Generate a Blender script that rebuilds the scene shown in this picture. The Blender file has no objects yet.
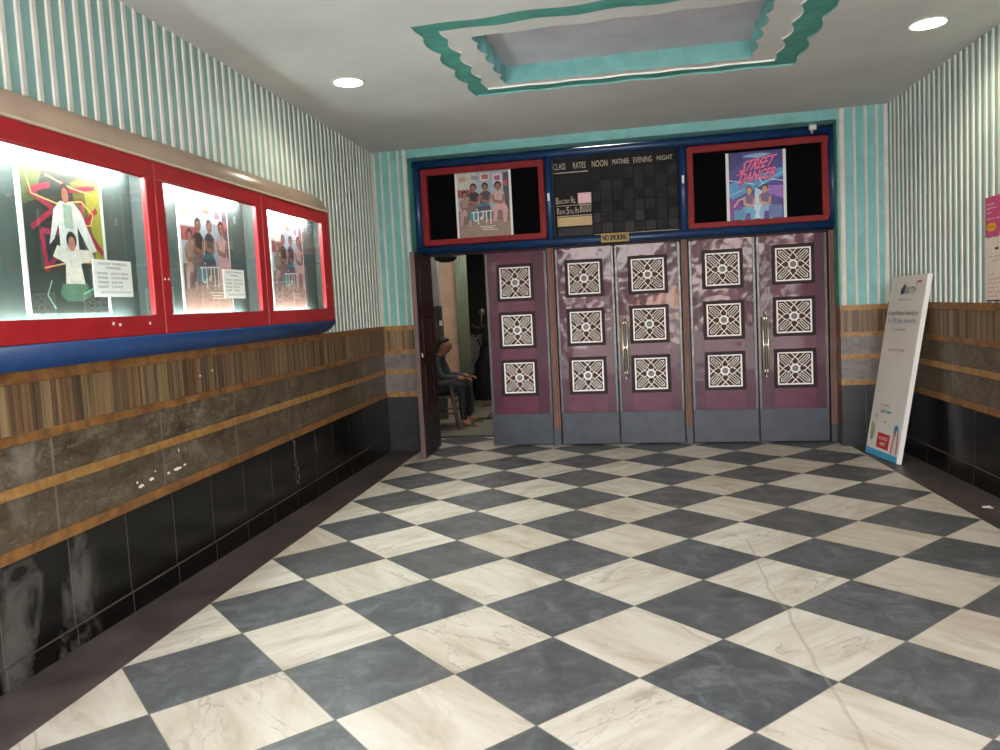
import bpy, bmesh, math, random
from mathutils import Vector, Matrix
random.seed(7)
U = 0.36                      # metres per floor unit (half a tile diagonal)
KY = 0.018                    # the room drops slightly towards the street
col = bpy.context.scene.collection
PI = math.pi

# ------------------------------------------------------------------ frames
TH = math.atan(-0.075)
CT, ST = math.cos(TH), math.sin(TH)
def BF(p):                    # back wall frame: s along, v depth (+ inwards), z up
    s, v, z = p
    return (s*CT - v*ST, 11.58 + s*ST + v*CT, z*(1 - 0.00115*(s + 4.9)))
def SW(p):                    # side walls and ceiling follow the slope
    x, y, z = p
    return (x, y, z - KY*(11.2 - y)*min(1, z/.55))
def ID(p): return p
def ceil_z(x, y): return 8.92 - KY*(11.2 - y) - 0.006*(x + 6)

# ------------------------------------------------------------------ mesh builder
class MB:
    def __init__(s): s.v = []; s.f = []; s.m = []; s.sm = []
    def face(s, pts, m=0, smooth=False):
        b = len(s.v); s.v += [tuple(p) for p in pts]; s.f.append(tuple(range(b, b+len(pts)))); s.m.append(m); s.sm.append(smooth); return s
    def box(s, x0, x1, y0, y1, z0, z1, m=0):
        b = len(s.v)
        s.v += [(x0,y0,z0),(x1,y0,z0),(x1,y1,z0),(x0,y1,z0),(x0,y0,z1),(x1,y0,z1),(x1,y1,z1),(x0,y1,z1)]
        for f in ((3,2,1,0),(4,5,6,7),(0,1,5,4),(1,2,6,5),(2,3,7,6),(3,0,4,7)):
            s.f.append(tuple(b+i for i in f)); s.m.append(m); s.sm.append(False)
        return s
    def grid(s, rows, m=0, smooth=True, closed=False, caps=False):
        b = len(s.v); n = len(rows[0])
        for r in rows: s.v += [tuple(p) for p in r]
        for i in range(len(rows)-1):
            for j in range(n if closed else n-1):
                k = (j+1) % n
                s.f.append((b+i*n+j, b+i*n+k, b+(i+1)*n+k, b+(i+1)*n+j)); s.m.append(m); s.sm.append(smooth)
        if caps:
            s.f.append(tuple(b+j for j in range(n-1,-1,-1))); s.m.append(m); s.sm.append(False)
            s.f.append(tuple(b+(len(rows)-1)*n+j for j in range(n))); s.m.append(m); s.sm.append(False)
        return s
    def tube(s, pts, r, n=10, m=0, caps=True):
        rows = []
        pts = [Vector(p) for p in pts]
        rr = r if isinstance(r, (list, tuple)) else [r]*len(pts)
        for i, p in enumerate(pts):
            d = (pts[min(i+1, len(pts)-1)] - pts[max(i-1, 0)]).normalized()
            a = Vector((0,0,1)) if abs(d.z) < .9 else Vector((1,0,0))
            e1 = d.cross(a).normalized(); e2 = d.cross(e1)
            rows.append([p + (e1*math.cos(2*PI*k/n) + e2*math.sin(2*PI*k/n))*rr[i] for k in range(n)])
        return s.grid(rows, m, True, True, caps)
    def lathe(s, c, prof, n=32, m=0, axis='z'):
        rows = []
        for r, h in prof:
            row = []
            for k in range(n):
                a = 2*PI*k/n
                if axis == 'z': row.append((c[0]+r*math.cos(a), c[1]+r*math.sin(a), c[2]+h))
                elif axis == 'y': row.append((c[0]+r*math.cos(a), c[1]+h, c[2]+r*math.sin(a)))
                else: row.append((c[0]+h, c[1]+r*math.cos(a), c[2]+r*math.sin(a)))
            rows.append(row)
        return s.grid(rows, m, True, True, False)
    def prism(s, prof, fn, a0, a1, m=0, smooth=False, caps=True):   # closed profile [(p,q)], fn(p,q,a)->xyz
        return s.grid([[fn(p, q, a0) for p, q in prof], [fn(p, q, a1) for p, q in prof]], m, smooth, True, caps)
    def bar(s, a, b, w, dfn, m=0):  # flat bar in a 2D plane: dfn(x,y,d)
        (x0,y0),(x1,y1) = a, b
        L = math.hypot(x1-x0, y1-y0) or 1e-6; nx, ny = -(y1-y0)/L*w/2, (x1-x0)/L*w/2
        P = [(x0+nx,y0+ny),(x1+nx,y1+ny),(x1-nx,y1-ny),(x0-nx,y0-ny)]
        return s.prism(P, lambda p,q,d: dfn(p,q,d), 0, 1, m)
    def build(s, name, mats, parent=None, tf=ID, bevel=0, org=None, fix=True):
        if not isinstance(mats, (list, tuple)): mats = [mats]
        o0 = Vector(org) if org else (Vector(parent['_o']) if parent and '_o' in parent else Vector((0,0,0)))
        me = bpy.data.meshes.new(name)
        me.from_pydata([tuple((Vector(tf(p)) - o0)*U) for p in s.v], [], s.f)
        for i, p in enumerate(me.polygons): p.material_index = s.m[i]; p.use_smooth = s.sm[i]
        if fix:
            bm = bmesh.new(); bm.from_mesh(me)
            bmesh.ops.remove_doubles(bm, verts=bm.verts, dist=1e-6)
            bmesh.ops.recalc_face_normals(bm, faces=bm.faces); bm.to_mesh(me); bm.free()
        for m in mats: me.materials.append(m)
        o = bpy.data.objects.new(name, me); col.objects.link(o)
        if parent: o.parent = parent
        elif org: o.location = o0*U
        o['_o'] = tuple(o0)
        if bevel:
            b = o.modifiers.new('bevel', 'BEVEL'); b.width = bevel*U; b.segments = 2; b.limit_method = 'ANGLE'; b.angle_limit = 0.6
        return o

def empty(name, org):
    o = bpy.data.objects.new(name, None); col.objects.link(o); o.location = Vector(org)*U; o['_o'] = tuple(org)
    o.empty_display_size = .05
    return o
def tag(o, label=None, cat=None, group=None, kind=None):
    if label: o['label'] = label
    if cat: o['category'] = cat
    if group: o['group'] = group
    if kind: o['kind'] = kind
    return o
def st(o): o['kind'] = 'structure'; return o

# ------------------------------------------------------------------ materials
def srgb(r, g, b):
    f = lambda c: (c/255/12.92) if c/255 <= .04045 else ((c/255+.055)/1.055)**2.4
    return (f(r), f(g), f(b), 1)
def mat(name, c, rough=.6, metal=0, coat=0, var=0, vscale=4, bump=0, bscale=20, emit=None, es=0, spec=.5, c2=None, stretch=None, coat_r=.1, alpha=None):
    m = bpy.data.materials.new(name); m.use_nodes = True; nt = m.node_tree; N = nt.nodes; L = nt.links
    b = N['Principled BSDF']
    b.inputs['Base Color'].default_value = c; b.inputs['Roughness'].default_value = rough; b.inputs['Metallic'].default_value = metal
    b.inputs['Coat Weight'].default_value = coat; b.inputs['Coat Roughness'].default_value = coat_r; b.inputs['Specular IOR Level'].default_value = spec
    if emit: b.inputs['Emission Color'].default_value = emit; b.inputs['Emission Strength'].default_value = es
    if var or bump or c2:
        tc = N.new('ShaderNodeTexCoord'); mp = N.new('ShaderNodeMapping'); L.new(tc.outputs['Object'], mp.inputs['Vector'])
        if stretch: mp.inputs['Scale'].default_value = stretch
    if var or c2:
        n = N.new('ShaderNodeTexNoise'); n.inputs['Scale'].default_value = vscale; n.inputs['Detail'].default_value = 6; n.inputs['Roughness'].default_value = .6
        L.new(mp.outputs[0], n.inputs['Vector'])
        r = N.new('ShaderNodeValToRGB'); L.new(n.outputs['Fac'], r.inputs[0])
        e = r.color_ramp.elements; e[0].position = .3; e[1].position = .7
        if c2: e[0].color = c2; e[1].color = c
        else:
            e[0].color = tuple(x*(1-var) for x in c[:3])+(1,); e[1].color = tuple(min(1, x*(1+var)) for x in c[:3])+(1,)
        L.new(r.outputs[0], b.inputs['Base Color'])
    if bump:
        n2 = N.new('ShaderNodeTexNoise'); n2.inputs['Scale'].default_value = bscale; n2.inputs['Detail'].default_value = 2
        L.new(mp.outputs[0], n2.inputs['Vector'])
        bp = N.new('ShaderNodeBump'); bp.inputs['Strength'].default_value = 1; bp.inputs['Distance'].default_value = bump
        L.new(n2.outputs['Fac'], bp.inputs['Height']); L.new(bp.outputs[0], b.inputs['Normal'])
        if coat: L.new(bp.outputs[0], b.inputs['Coat Normal'])
    return m

class NG:   # tiny node-graph helper
    def __init__(s, name, rough=.4):
        s.m = bpy.data.materials.new(name); s.m.use_nodes = True; s.nt = s.m.node_tree; s.b = s.nt.nodes['Principled BSDF']; s.b.inputs['Roughness'].default_value = rough
        tc = s.nt.nodes.new('ShaderNodeTexCoord'); s.obj = tc.outputs['Object']
        sp = s.nt.nodes.new('ShaderNodeSeparateXYZ'); s.nt.links.new(s.obj, sp.inputs[0]); s.X, s.Y, s.Z = sp.outputs
    def _in(s, sock, v):
        if hasattr(v, 'links'): s.nt.links.new(v, sock)
        else: sock.default_value = v
    def mth(s, op, a, b=0, c=0):
        n = s.nt.nodes.new('ShaderNodeMath'); n.operation = op; s._in(n.inputs[0], a); s._in(n.inputs[1], b)
        if op in ('MULTIPLY_ADD', 'SMOOTH_MIN'): s._in(n.inputs[2], c)
        return n.outputs[0]
    def comb(s, x, y, z):
        n = s.nt.nodes.new('ShaderNodeCombineXYZ'); s._in(n.inputs[0], x); s._in(n.inputs[1], y); s._in(n.inputs[2], z); return n.outputs[0]
    def noise(s, vec, scale, detail=5, rough=.6, dist=0):
        n = s.nt.nodes.new('ShaderNodeTexNoise'); s.nt.links.new(vec, n.inputs['Vector']); n.inputs['Scale'].default_value = scale
        n.inputs['Detail'].default_value = detail; n.inputs['Roughness'].default_value = rough; n.inputs['Distortion'].default_value = dist; return n.outputs['Fac']
    def white(s, vec):
        n = s.nt.nodes.new('ShaderNodeTexWhiteNoise'); n.noise_dimensions = '3D'; s.nt.links.new(vec, n.inputs['Vector']); return n.outputs['Value']
    def ramp(s, fac, stops, interp='LINEAR'):
        n = s.nt.nodes.new('ShaderNodeValToRGB'); s.nt.links.new(fac, n.inputs[0]); cr = n.color_ramp; cr.interpolation = interp
        while len(cr.elements) < len(stops): cr.elements.new(.5)
        for e, (p, c) in zip(cr.elements, stops): e.position = p; e.color = c if len(c) == 4 else (*c, 1)
        return n.outputs[0]
    def mix(s, f, a, b, typ='MIX'):
        n = s.nt.nodes.new('ShaderNodeMix'); n.data_type = 'RGBA'; n.blend_type = typ
        s._in(n.inputs[0], f); s._in(n.inputs[6], a); s._in(n.inputs[7], b); return n.outputs[2]
    def bump(s, h, dist):
        n = s.nt.nodes.new('ShaderNodeBump'); s.nt.links.new(h, n.inputs['Height']); n.inputs['Distance'].default_value = dist; s.nt.links.new(n.outputs[0], s.b.inputs['Normal']); return n.outputs[0]
    def color(s, c): s.nt.links.new(c, s.b.inputs['Base Color'])

def floor_mat():
    g = NG('checker_marble', .3)
    x = g.mth('DIVIDE', g.X, U); y = g.mth('DIVIDE', g.Y, U)
    a = g.mth('DIVIDE', g.mth('ADD', x, y), 2); b = g.mth('DIVIDE', g.mth('SUBTRACT', x, y), 2)
    fa = g.mth('FLOOR', a); fb = g.mth('FLOOR', b)
    par = g.mth('FLOORED_MODULO', g.mth('ADD', fa, fb), 2)         # 0 light, 1 dark
    cell = g.comb(fa, fb, 3.3); rnd = g.white(cell); rnd2 = g.white(g.comb(fb, fa, 9.1))
    # veins run along or across the tile depending on the tile
    u = g.mth('ADD', a, g.mth('MULTIPLY', rnd, 13)); w = g.mth('ADD', b, g.mth('MULTIPLY', rnd2, 17))
    sel = g.mth('GREATER_THAN', rnd2, .5)
    uu = g.mth('ADD', g.mth('MULTIPLY', u, g.mth('MULTIPLY_ADD', sel, 2.2, .8)), 0)
    ww = g.mth('MULTIPLY', w, g.mth('MULTIPLY_ADD', sel, -2.2, 3.0))
    vec = g.comb(uu, ww, rnd)
    n1 = g.noise(vec, 1.3, 7, .6, .6)
    light = g.ramp(n1, [(.25, (.42,.33,.25)), (.42, (.55,.475,.395)), (.55, (.63,.565,.49)), (.8, (.70,.65,.595))])
    v1 = g.noise(vec, 1.1, 4, .55, 1.2)
    vein = g.mth('SUBTRACT', 1, g.mth('MINIMUM', 1, g.mth('MULTIPLY', g.mth('ABSOLUTE', g.mth('SUBTRACT', v1, .5)), 45)))
    msk = g.noise(vec, .9, 2); msk = g.mth('MULTIPLY', g.mth('MINIMUM', 1, g.mth('MAXIMUM', 0, g.mth('MULTIPLY', g.mth('SUBTRACT', msk, .48), 7))), .5)
    light = g.mix(g.mth('MULTIPLY', vein, msk), light, (.19,.16,.13,1))
    light = g.mix(g.mth('MULTIPLY', rnd2, .35), light, (.62,.50,.34,1), 'MULTIPLY')
    dv = g.comb(g.mth('MULTIPLY', u, 1), w, rnd2)
    n2 = g.noise(dv, 3.2, 8, .7, .8)
    dark = g.ramp(n2, [(.30, (.050,.051,.054)), (.48, (.082,.082,.086)), (.58, (.118,.118,.122)), (.72, (.18,.18,.18))])
    v2 = g.noise(dv, 1.7, 5, .6, 2.5)
    vd = g.mth('SUBTRACT', 1, g.mth('MINIMUM', 1, g.mth('MULTIPLY', g.mth('ABSOLUTE', g.mth('SUBTRACT', v2, .5)), 40)))
    dark = g.mix(g.mth('MULTIPLY', vd, .35), dark, (.04,.041,.045,1))
    dark = g.mix(g.mth('MULTIPLY', rnd, .35), dark, (.10,.085,.075,1))
    c = g.mix(par, light, dark)
    # joints
    ja = g.mth('ABSOLUTE', g.mth('SUBTRACT', g.mth('FRACT', g.mth('ADD', a, .5)), .5))
    jb = g.mth('ABSOLUTE', g.mth('SUBTRACT', g.mth('FRACT', g.mth('ADD', b, .5)), .5))
    j = g.mth('LESS_THAN', g.mth('MINIMUM', ja, jb), .006)
    c = g.mix(g.mth('MULTIPLY', j, .75), c, (.12,.10,.08,1))
    # the cement-filled crack running to the street
    nz = g.noise(g.obj, 1.5, 3)
    cx = g.mth('SUBTRACT', g.mth('ADD', x, g.mth('MULTIPLY', nz, .35)), 3.07)
    cr = g.mth('LESS_THAN', g.mth('ABSOLUTE', cx), .02)
    cr = g.mth('MULTIPLY', cr, g.mth('LESS_THAN', y, 1.9))
    c = g.mix(g.mth('MULTIPLY', cr, .4), c, (.27,.24,.20,1))
    # worn traffic dirt
    g.color(c)
    rr = g.ramp(g.noise(g.obj, 5, 5), [(.3, (.34,.34,.34)), (.75, (.52,.52,.52))])
    g.nt.links.new(rr, g.b.inputs['Roughness'])
    g.b.inputs['Specular IOR Level'].default_value = .4
    return g.m

def stripe_wood(name, axis):
    g = NG(name, .45)
    A = g.Y if axis == 'y' else g.X
    v = g.comb(g.mth('MULTIPLY', A, 26), g.mth('MULTIPLY', g.Z, .35), 0)
    n = g.noise(v, 1, 3, .7)
    cell = g.mth('FLOOR', g.mth('MULTIPLY', A, 7)); r = g.white(g.comb(cell, 1.7, 0))
    slow = g.noise(g.comb(g.mth('MULTIPLY', A, 2.2), 0, 0), 1, 2)
    c = g.ramp(n, [(.34, (.05,.035,.025)), (.44, (.13,.09,.055)), (.52, (.25,.175,.10)), (.66, (.36,.265,.15))])
    fine = g.noise(g.comb(g.mth('MULTIPLY', A, 95), g.mth('MULTIPLY', g.Z, .5), 4), 1, 2, .6)
    fm = g.mth('MULTIPLY', g.mth('GREATER_THAN', fine, .56), g.mth('GREATER_THAN', g.white(g.comb(g.mth('FLOOR', g.mth('MULTIPLY', A, 9)), 3, 3)), .45))
    c = g.mix(g.mth('MULTIPLY', fm, .65), c, (.035,.028,.022,1))
    tint = g.ramp(r, [(0, (.6,.42,.30)), (.5, (.85,.78,.66)), (1, (1.0,.95,.8))])
    c = g.mix(1, c, tint, 'MULTIPLY')
    c = g.mix(g.mth('MULTIPLY', slow, .4), c, (.12,.075,.05,1))
    g.color(c); return g.m
def marble_band(name, axis, pitch, off, k1=(.05,.04,.034), k2=(.16,.135,.115), k3=(.28,.24,.2), joint=(.2,.17,.14), stain=0, rough=.3):
    g = NG(name, .3)
    A = g.mth('DIVIDE', g.Y if axis == 'y' else g.X, U)
    t = g.mth('DIVIDE', g.mth('ADD', A, off), pitch); cell = g.mth('FLOOR', t); r = g.white(g.comb(cell, 2.2, 5))
    v = g.comb(g.mth('MULTIPLY_ADD', r, 9, A), g.mth('MULTIPLY', g.Z, 4), r)
    n = g.noise(v, 1.9, 9, .72, .5)
    c = g.ramp(n, [(.3, k1), (.52, k2), (.75, k3)])
    vv = g.noise(v, 1.3, 6, .65, 1.5)
    ve = g.mth('SUBTRACT', 1, g.mth('MINIMUM', 1, g.mth('MULTIPLY', g.mth('ABSOLUTE', g.mth('SUBTRACT', vv, .5)), 30)))
    c = g.mix(g.mth('MULTIPLY', ve, .55), c, (*k1, 1))
    fl_ = g.noise(g.comb(A, g.mth('MULTIPLY', g.Z, 5), 3), 6, 4, .7)
    c = g.mix(g.mth('MULTIPLY', g.mth('GREATER_THAN', fl_, .60), .35), c, (*k3, 1))
    c = g.mix(g.mth('MULTIPLY', r, .45), c, (k1[0]*1.6, k1[1]*1.3, k1[2]*1.1, 1))
    j = g.mth('LESS_THAN', g.mth('ABSOLUTE', g.mth('SUBTRACT', g.mth('FRACT', g.mth('ADD', t, .5)), .5)), .008)
    c = g.mix(g.mth('MULTIPLY', j, .7), c, (*joint, 1))
    if axis == 'y' and stain:           # pale mineral bloom on a few slabs near the street
        yy = g.mth('DIVIDE', g.Y, U)
        m1 = g.mth('MINIMUM', 1, g.mth('MAXIMUM', 0, g.mth('MULTIPLY', g.mth('SUBTRACT', -1.9, yy), 3)))
        n3 = g.noise(g.comb(yy, g.mth('MULTIPLY', g.Z, 2), 7), 1.2, 6, .6, 1)
        n3 = g.mth('MINIMUM', 1, g.mth('MAXIMUM', 0, g.mth('MULTIPLY', g.mth('SUBTRACT', n3, .5), 6)))
        c = g.mix(g.mth('MULTIPLY', g.mth('MULTIPLY', m1, n3), stain), c, (.30,.28,.25,1))
    g.color(c); g.b.inputs['Roughness'].default_value = rough; g.b.inputs['Specular IOR Level'].default_value = .3; return g.m

M = {}
M['floor'] = floor_mat()
M['kerb'] = mat('kerb_stone', (.075,.058,.052,1), .45, var=.45, vscale=3)
M['ceil'] = mat('ceiling_paint', (.66,.645,.63,1), .75, var=.10, vscale=1.2, bump=.004, bscale=2)
M['rib'] = mat('rib_white', (.63,.62,.58,1), .5, var=.10, vscale=6)
M['valley'] = mat('valley_teal_pale', (.22,.39,.37,1), .5, var=.12, vscale=5)
M['teal'] = mat('teal_paint', (.19,.45,.445,1), .55, var=.16, vscale=7)
M['teal_d'] = mat('teal_deep', (.09,.34,.29,1), .6, var=.25, vscale=6)
M['grey_w'] = mat('ornament_white', (.72,.70,.68,1), .6, var=.06)
M['recess'] = mat('recess_paint', (.58,.56,.62,1), .7, var=.15, vscale=2)
M['rust'] = mat('rust_marble', (.30,.145,.04,1), .45, c2=(.11,.042,.014,1), vscale=11)
M['gold'] = mat('ochre_marble', (.42,.235,.075,1), .4, c2=(.17,.075,.02,1), vscale=14)
M['woodS'] = stripe_wood('striped_stone_side', 'y'); M['woodB'] = stripe_wood('striped_stone_back', 'x')
M['marS'] = marble_band('brown_marble_side', 'y', 2.28, .3, (.035,.026,.016), (.125,.098,.066), (.27,.235,.17), stain=.6); M['marB'] = marble_band('grey_marble_back', 'x', 2.6, .3, (.09,.085,.085), (.2,.19,.19), (.30,.28,.28))
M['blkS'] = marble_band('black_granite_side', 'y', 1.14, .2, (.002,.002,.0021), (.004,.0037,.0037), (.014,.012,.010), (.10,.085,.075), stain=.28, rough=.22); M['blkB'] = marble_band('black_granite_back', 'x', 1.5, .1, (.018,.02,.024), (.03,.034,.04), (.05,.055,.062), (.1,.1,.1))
M['blue'] = mat('blue_gloss', (.006,.034,.115,1), .35, coat=.2, var=.15)
M['red'] = mat('red_gloss', (.36,.012,.018,1), .38, var=.15, vscale=8)
M['redB'] = mat('red_dull', (.22,.012,.016,1), .55, spec=.25, var=.12, vscale=8)
M['beige'] = mat('beige_cap', (.27,.20,.15,1), .3, coat=.3, var=.12)
M['door'] = mat('door_purple', (.075,.010,.032,1), .5, spec=.25, coat=.42, var=.28, vscale=3, bump=.0065, bscale=3.6, coat_r=.06, c2=(.048,.008,.026,1))
M['door2'] = mat('door_purple_lighter', (.095,.014,.042,1), .5, spec=.25, coat=.42, bump=.0065, bscale=3.6, coat_r=.06, var=.2)
M['door_in'] = mat('door_inner_maroon', (.045,.013,.012,1), .35, var=.25, vscale=4)
M['moul'] = mat('moulding_dark', (.020,.008,.013,1), .5, spec=.2)
M['stile'] = mat('stile_grey', (.055,.052,.07,1), .35, coat=.4, bump=.004, bscale=9)
M['kick'] = mat('kick_plate_metal', (.034,.042,.060,1), .45, metal=.2, var=.25, vscale=6, bump=.002, bscale=12)
M['kickd'] = mat('kick_plate_dark', (.02,.02,.02,1), .5, var=.25)
M['post'] = mat('post_brown', (.12,.045,.03,1), .5, var=.3, vscale=5)
M['edge'] = mat('worn_edge', (.085,.045,.04,1), .5, var=.3)
M['grille'] = mat('grille_white', (.90,.88,.86,1), .4)
M['grb'] = mat('grille_backing', (.075,.032,.027,1), .5, spec=.15)
M['disc'] = mat('disc_grey', (.20,.21,.22,1), .45)
M['brass'] = mat('brass_pull', (.66,.58,.44,1), .28, metal=.75)
M['black'] = mat('black_board', (.003,.003,.0035,1), .9, spec=.05)
M['slate'] = mat('rate_board', (.021,.019,.022,1), .8, spec=.15, var=.3)
M['slate2'] = mat('slot_grey', (.026,.025,.029,1), .7, spec=.2, var=.4, vscale=7)
M['slate3'] = mat('slot_grey_light', (.045,.042,.048,1), .7, spec=.2, var=.3)
M['cream'] = mat('cream_lettering', (.55,.47,.36,1), .6)
M['yellow'] = mat('yellow_card', (.55,.40,.20,1), .6, var=.1)
M['signy'] = mat('sign_ochre', (.38,.25,.045,1), .5, var=.12)
M['ink'] = mat('ink_dark', (.02,.018,.02,1), .6)
M['pinkc'] = mat('pink_card', (.80,.42,.52,1), .6)
M['white'] = mat('white_paper', (.80,.79,.78,1), .6)
M['whitep'] = mat('white_plastic', (.75,.75,.74,1), .4)
M['lbback'] = mat('lightbox_dark_panel', (.055,.085,.078,1), .6)
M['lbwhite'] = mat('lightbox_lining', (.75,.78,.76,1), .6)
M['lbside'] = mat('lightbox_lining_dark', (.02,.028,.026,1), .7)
M['tube'] = mat('lit_tube', (.9,.9,.9,1), .5, emit=(.86,1,.965,1), es=185)
M['tube2'] = mat('lit_tube_low', (.9,.9,.9,1), .5, emit=(.86,1,.975,1), es=52)
M['lens'] = mat('lamp_lens', (.9,.9,.9,1), .5, emit=(1,.90,.72,1), es=14)
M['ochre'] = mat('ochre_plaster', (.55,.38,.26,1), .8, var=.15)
M['green'] = mat('green_curtain', (.19,.215,.15,1), .8, var=.2)
M['intfl'] = mat('inner_stone_floor', (.24,.22,.17,1), .5, var=.15)
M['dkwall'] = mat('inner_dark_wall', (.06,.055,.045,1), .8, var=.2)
M['grpost'] = mat('inner_grey_post', (.25,.24,.24,1), .6, var=.2)
M['wood'] = mat('worn_wood', (.075,.055,.045,1), .6, var=.3, vscale=9)
M['skin'] = mat('skin_brown', (.28,.12,.065,1), .55)
M['hair'] = mat('hair_black', (.012,.010,.010,1), .6)
M['shirt'] = mat('grey_shirt', (.042,.052,.058,1), .8)
M['trou'] = mat('dark_trousers', (.008,.009,.013,1), .8)
M['sandal'] = mat('sandal_leather', (.12,.06,.03,1), .6)
M['street'] = mat('street_paving', (.38,.36,.33,1), .8, var=.2)
def glass_mat():
    m = bpy.data.materials.new('clear_pane'); m.use_nodes = True; nt = m.node_tree; nt.nodes.clear(); N = nt.nodes.new
    o = N('ShaderNodeOutputMaterial'); mx = N('ShaderNodeMixShader'); t = N('ShaderNodeBsdfTransparent'); g = N('ShaderNodeBsdfGlossy'); f = N('ShaderNodeFresnel')
    ge = N('ShaderNodeNewGeometry'); mi = N('ShaderNodeMapRange'); mi.inputs['To Min'].default_value = 1.45; mi.inputs['To Max'].default_value = 1/1.45
    nt.links.new(ge.outputs['Backfacing'], mi.inputs['Value']); nt.links.new(mi.outputs[0], f.inputs[0]); g.inputs['Roughness'].default_value = .02; t.inputs[0].default_value = (.93,.95,.94,1)
    nt.links.new(f.outputs[0], mx.inputs[0]); nt.links.new(t.outputs[0], mx.inputs[1]); nt.links.new(g.outputs[0], mx.inputs[2]); nt.links.new(mx.outputs[0], o.inputs[0])
    return m
M['glass'] = glass_mat()
def paper_mat():
    m = bpy.data.materials.new('thin_backlit_paper'); m.use_nodes = True; nt = m.node_tree; nt.nodes.clear(); N = nt.nodes.new
    o = N('ShaderNodeOutputMaterial'); mx = N('ShaderNodeMixShader'); t = N('ShaderNodeBsdfTranslucent'); g = N('ShaderNodeBsdfDiffuse')
    mx.inputs[0].default_value = .5; t.inputs[0].default_value = (.85,.85,.83,1); g.inputs[0].default_value = (.82,.81,.80,1)
    nt.links.new(g.outputs[0], mx.inputs[1]); nt.links.new(t.outputs[0], mx.inputs[2]); nt.links.new(mx.outputs[0], o.inputs[0]); return m
M['thin'] = paper_mat()
_pc = {}
def ink(r, g, b, var=.18):
    k = (r, g, b)
    if k not in _pc: _pc[k] = mat('print_%d_%d_%d' % k, srgb(r, g, b), .45, var=var, vscale=40)
    return _pc[k]

# ------------------------------------------------------------------ text
def text_mesh(txt):
    c = bpy.data.curves.new('t', 'FONT'); c.body = txt; c.size = 1; c.resolution_u = 3
    o = bpy.data.objects.new('t', c); col.objects.link(o)
    dg = bpy.context.evaluated_depsgraph_get(); dg.update()
    me = bpy.data.meshes.new_from_object(o.evaluated_get(dg))
    V = [v.co.copy() for v in me.vertices]; F = [tuple(p.vertices) for p in me.polygons]
    bpy.data.objects.remove(o); bpy.data.curves.remove(c); bpy.data.meshes.remove(me)
    x0 = min(v.x for v in V); x1 = max(v.x for v in V); y0 = min(v.y for v in V); y1 = max(v.y for v in V)
    return [((v.x-x0)/(x1-x0), (v.y-y0)/(y1-y0)) for v in V], F
def put_text(mb, txt, pf, m=0, skew=0):     # pf(u,v)->xyz, u,v in 0..1 of the text box
    V, F = text_mesh(txt); b = len(mb.v)
    mb.v += [tuple(pf(x + skew*y, y)) for x, y in V]
    for f in F: mb.f.append(tuple(b+i for i in f)); mb.m.append(m); mb.sm.append(False)

# ------------------------------------------------------------------ printed sheets
class Sheet:
    """A printed sheet: paper with flat printed shapes, u right, v up in 0..1, P(u,v,d) maps to space, d = lift."""
    def __init__(s, P, paper):
        s.P = P; s.mb = MB(); s.mats = [paper]; s.k = 0
        s.mb.grid([[P(0,0,-.012), P(1,0,-.012), P(1,1,-.012), P(0,1,-.012)], [P(0,0,0), P(1,0,0), P(1,1,0), P(0,1,0)]], 0, False, True, True)
    def mi(s, m):
        if m not in s.mats: s.mats.append(m)
        return s.mats.index(m)
    def poly(s, pts, m):
        s.k += 1; d = .0012*s.k + .001
        s.mb.face([s.P(u, v, d) for u, v in pts], s.mi(m)); return s
    def rect(s, u0, v0, u1, v1, m): return s.poly([(u0,v0),(u1,v0),(u1,v1),(u0,v1)], m)
    def ell(s, u, v, a, b, m, n=18): return s.poly([(u+a*math.cos(2*PI*k/n), v+b*math.sin(2*PI*k/n)) for k in range(n)], m)
    def line(s, pts, w, m, ar=1.0):
        for (x0,y0),(x1,y1) in zip(pts, pts[1:]):
            dx, dy = (x1-x0), (y1-y0)*ar; L = math.hypot(dx, dy) or 1e-6; nx, ny = -dy/L*w/2, dx/L*w/2/ar
            s.poly([(x0+nx,y0+ny),(x1+nx,y1+ny),(x1-nx,y1-ny),(x0-nx,y0-ny)], m)
    def text(s, t, u0, v0, u1, v1, m, skew=0, slope=0):
        s.k += 1; d = .0012*s.k + .001
        put_text(s.mb, t, lambda x, y: s.P(u0+(u1-u0)*x, v0+(v1-v0)*y+slope*x, d), s.mi(m), skew)
    def build(s, name, tf, org=None):
        return s.mb.build(name, s.mats, None, tf, org=org, fix=False)

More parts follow.
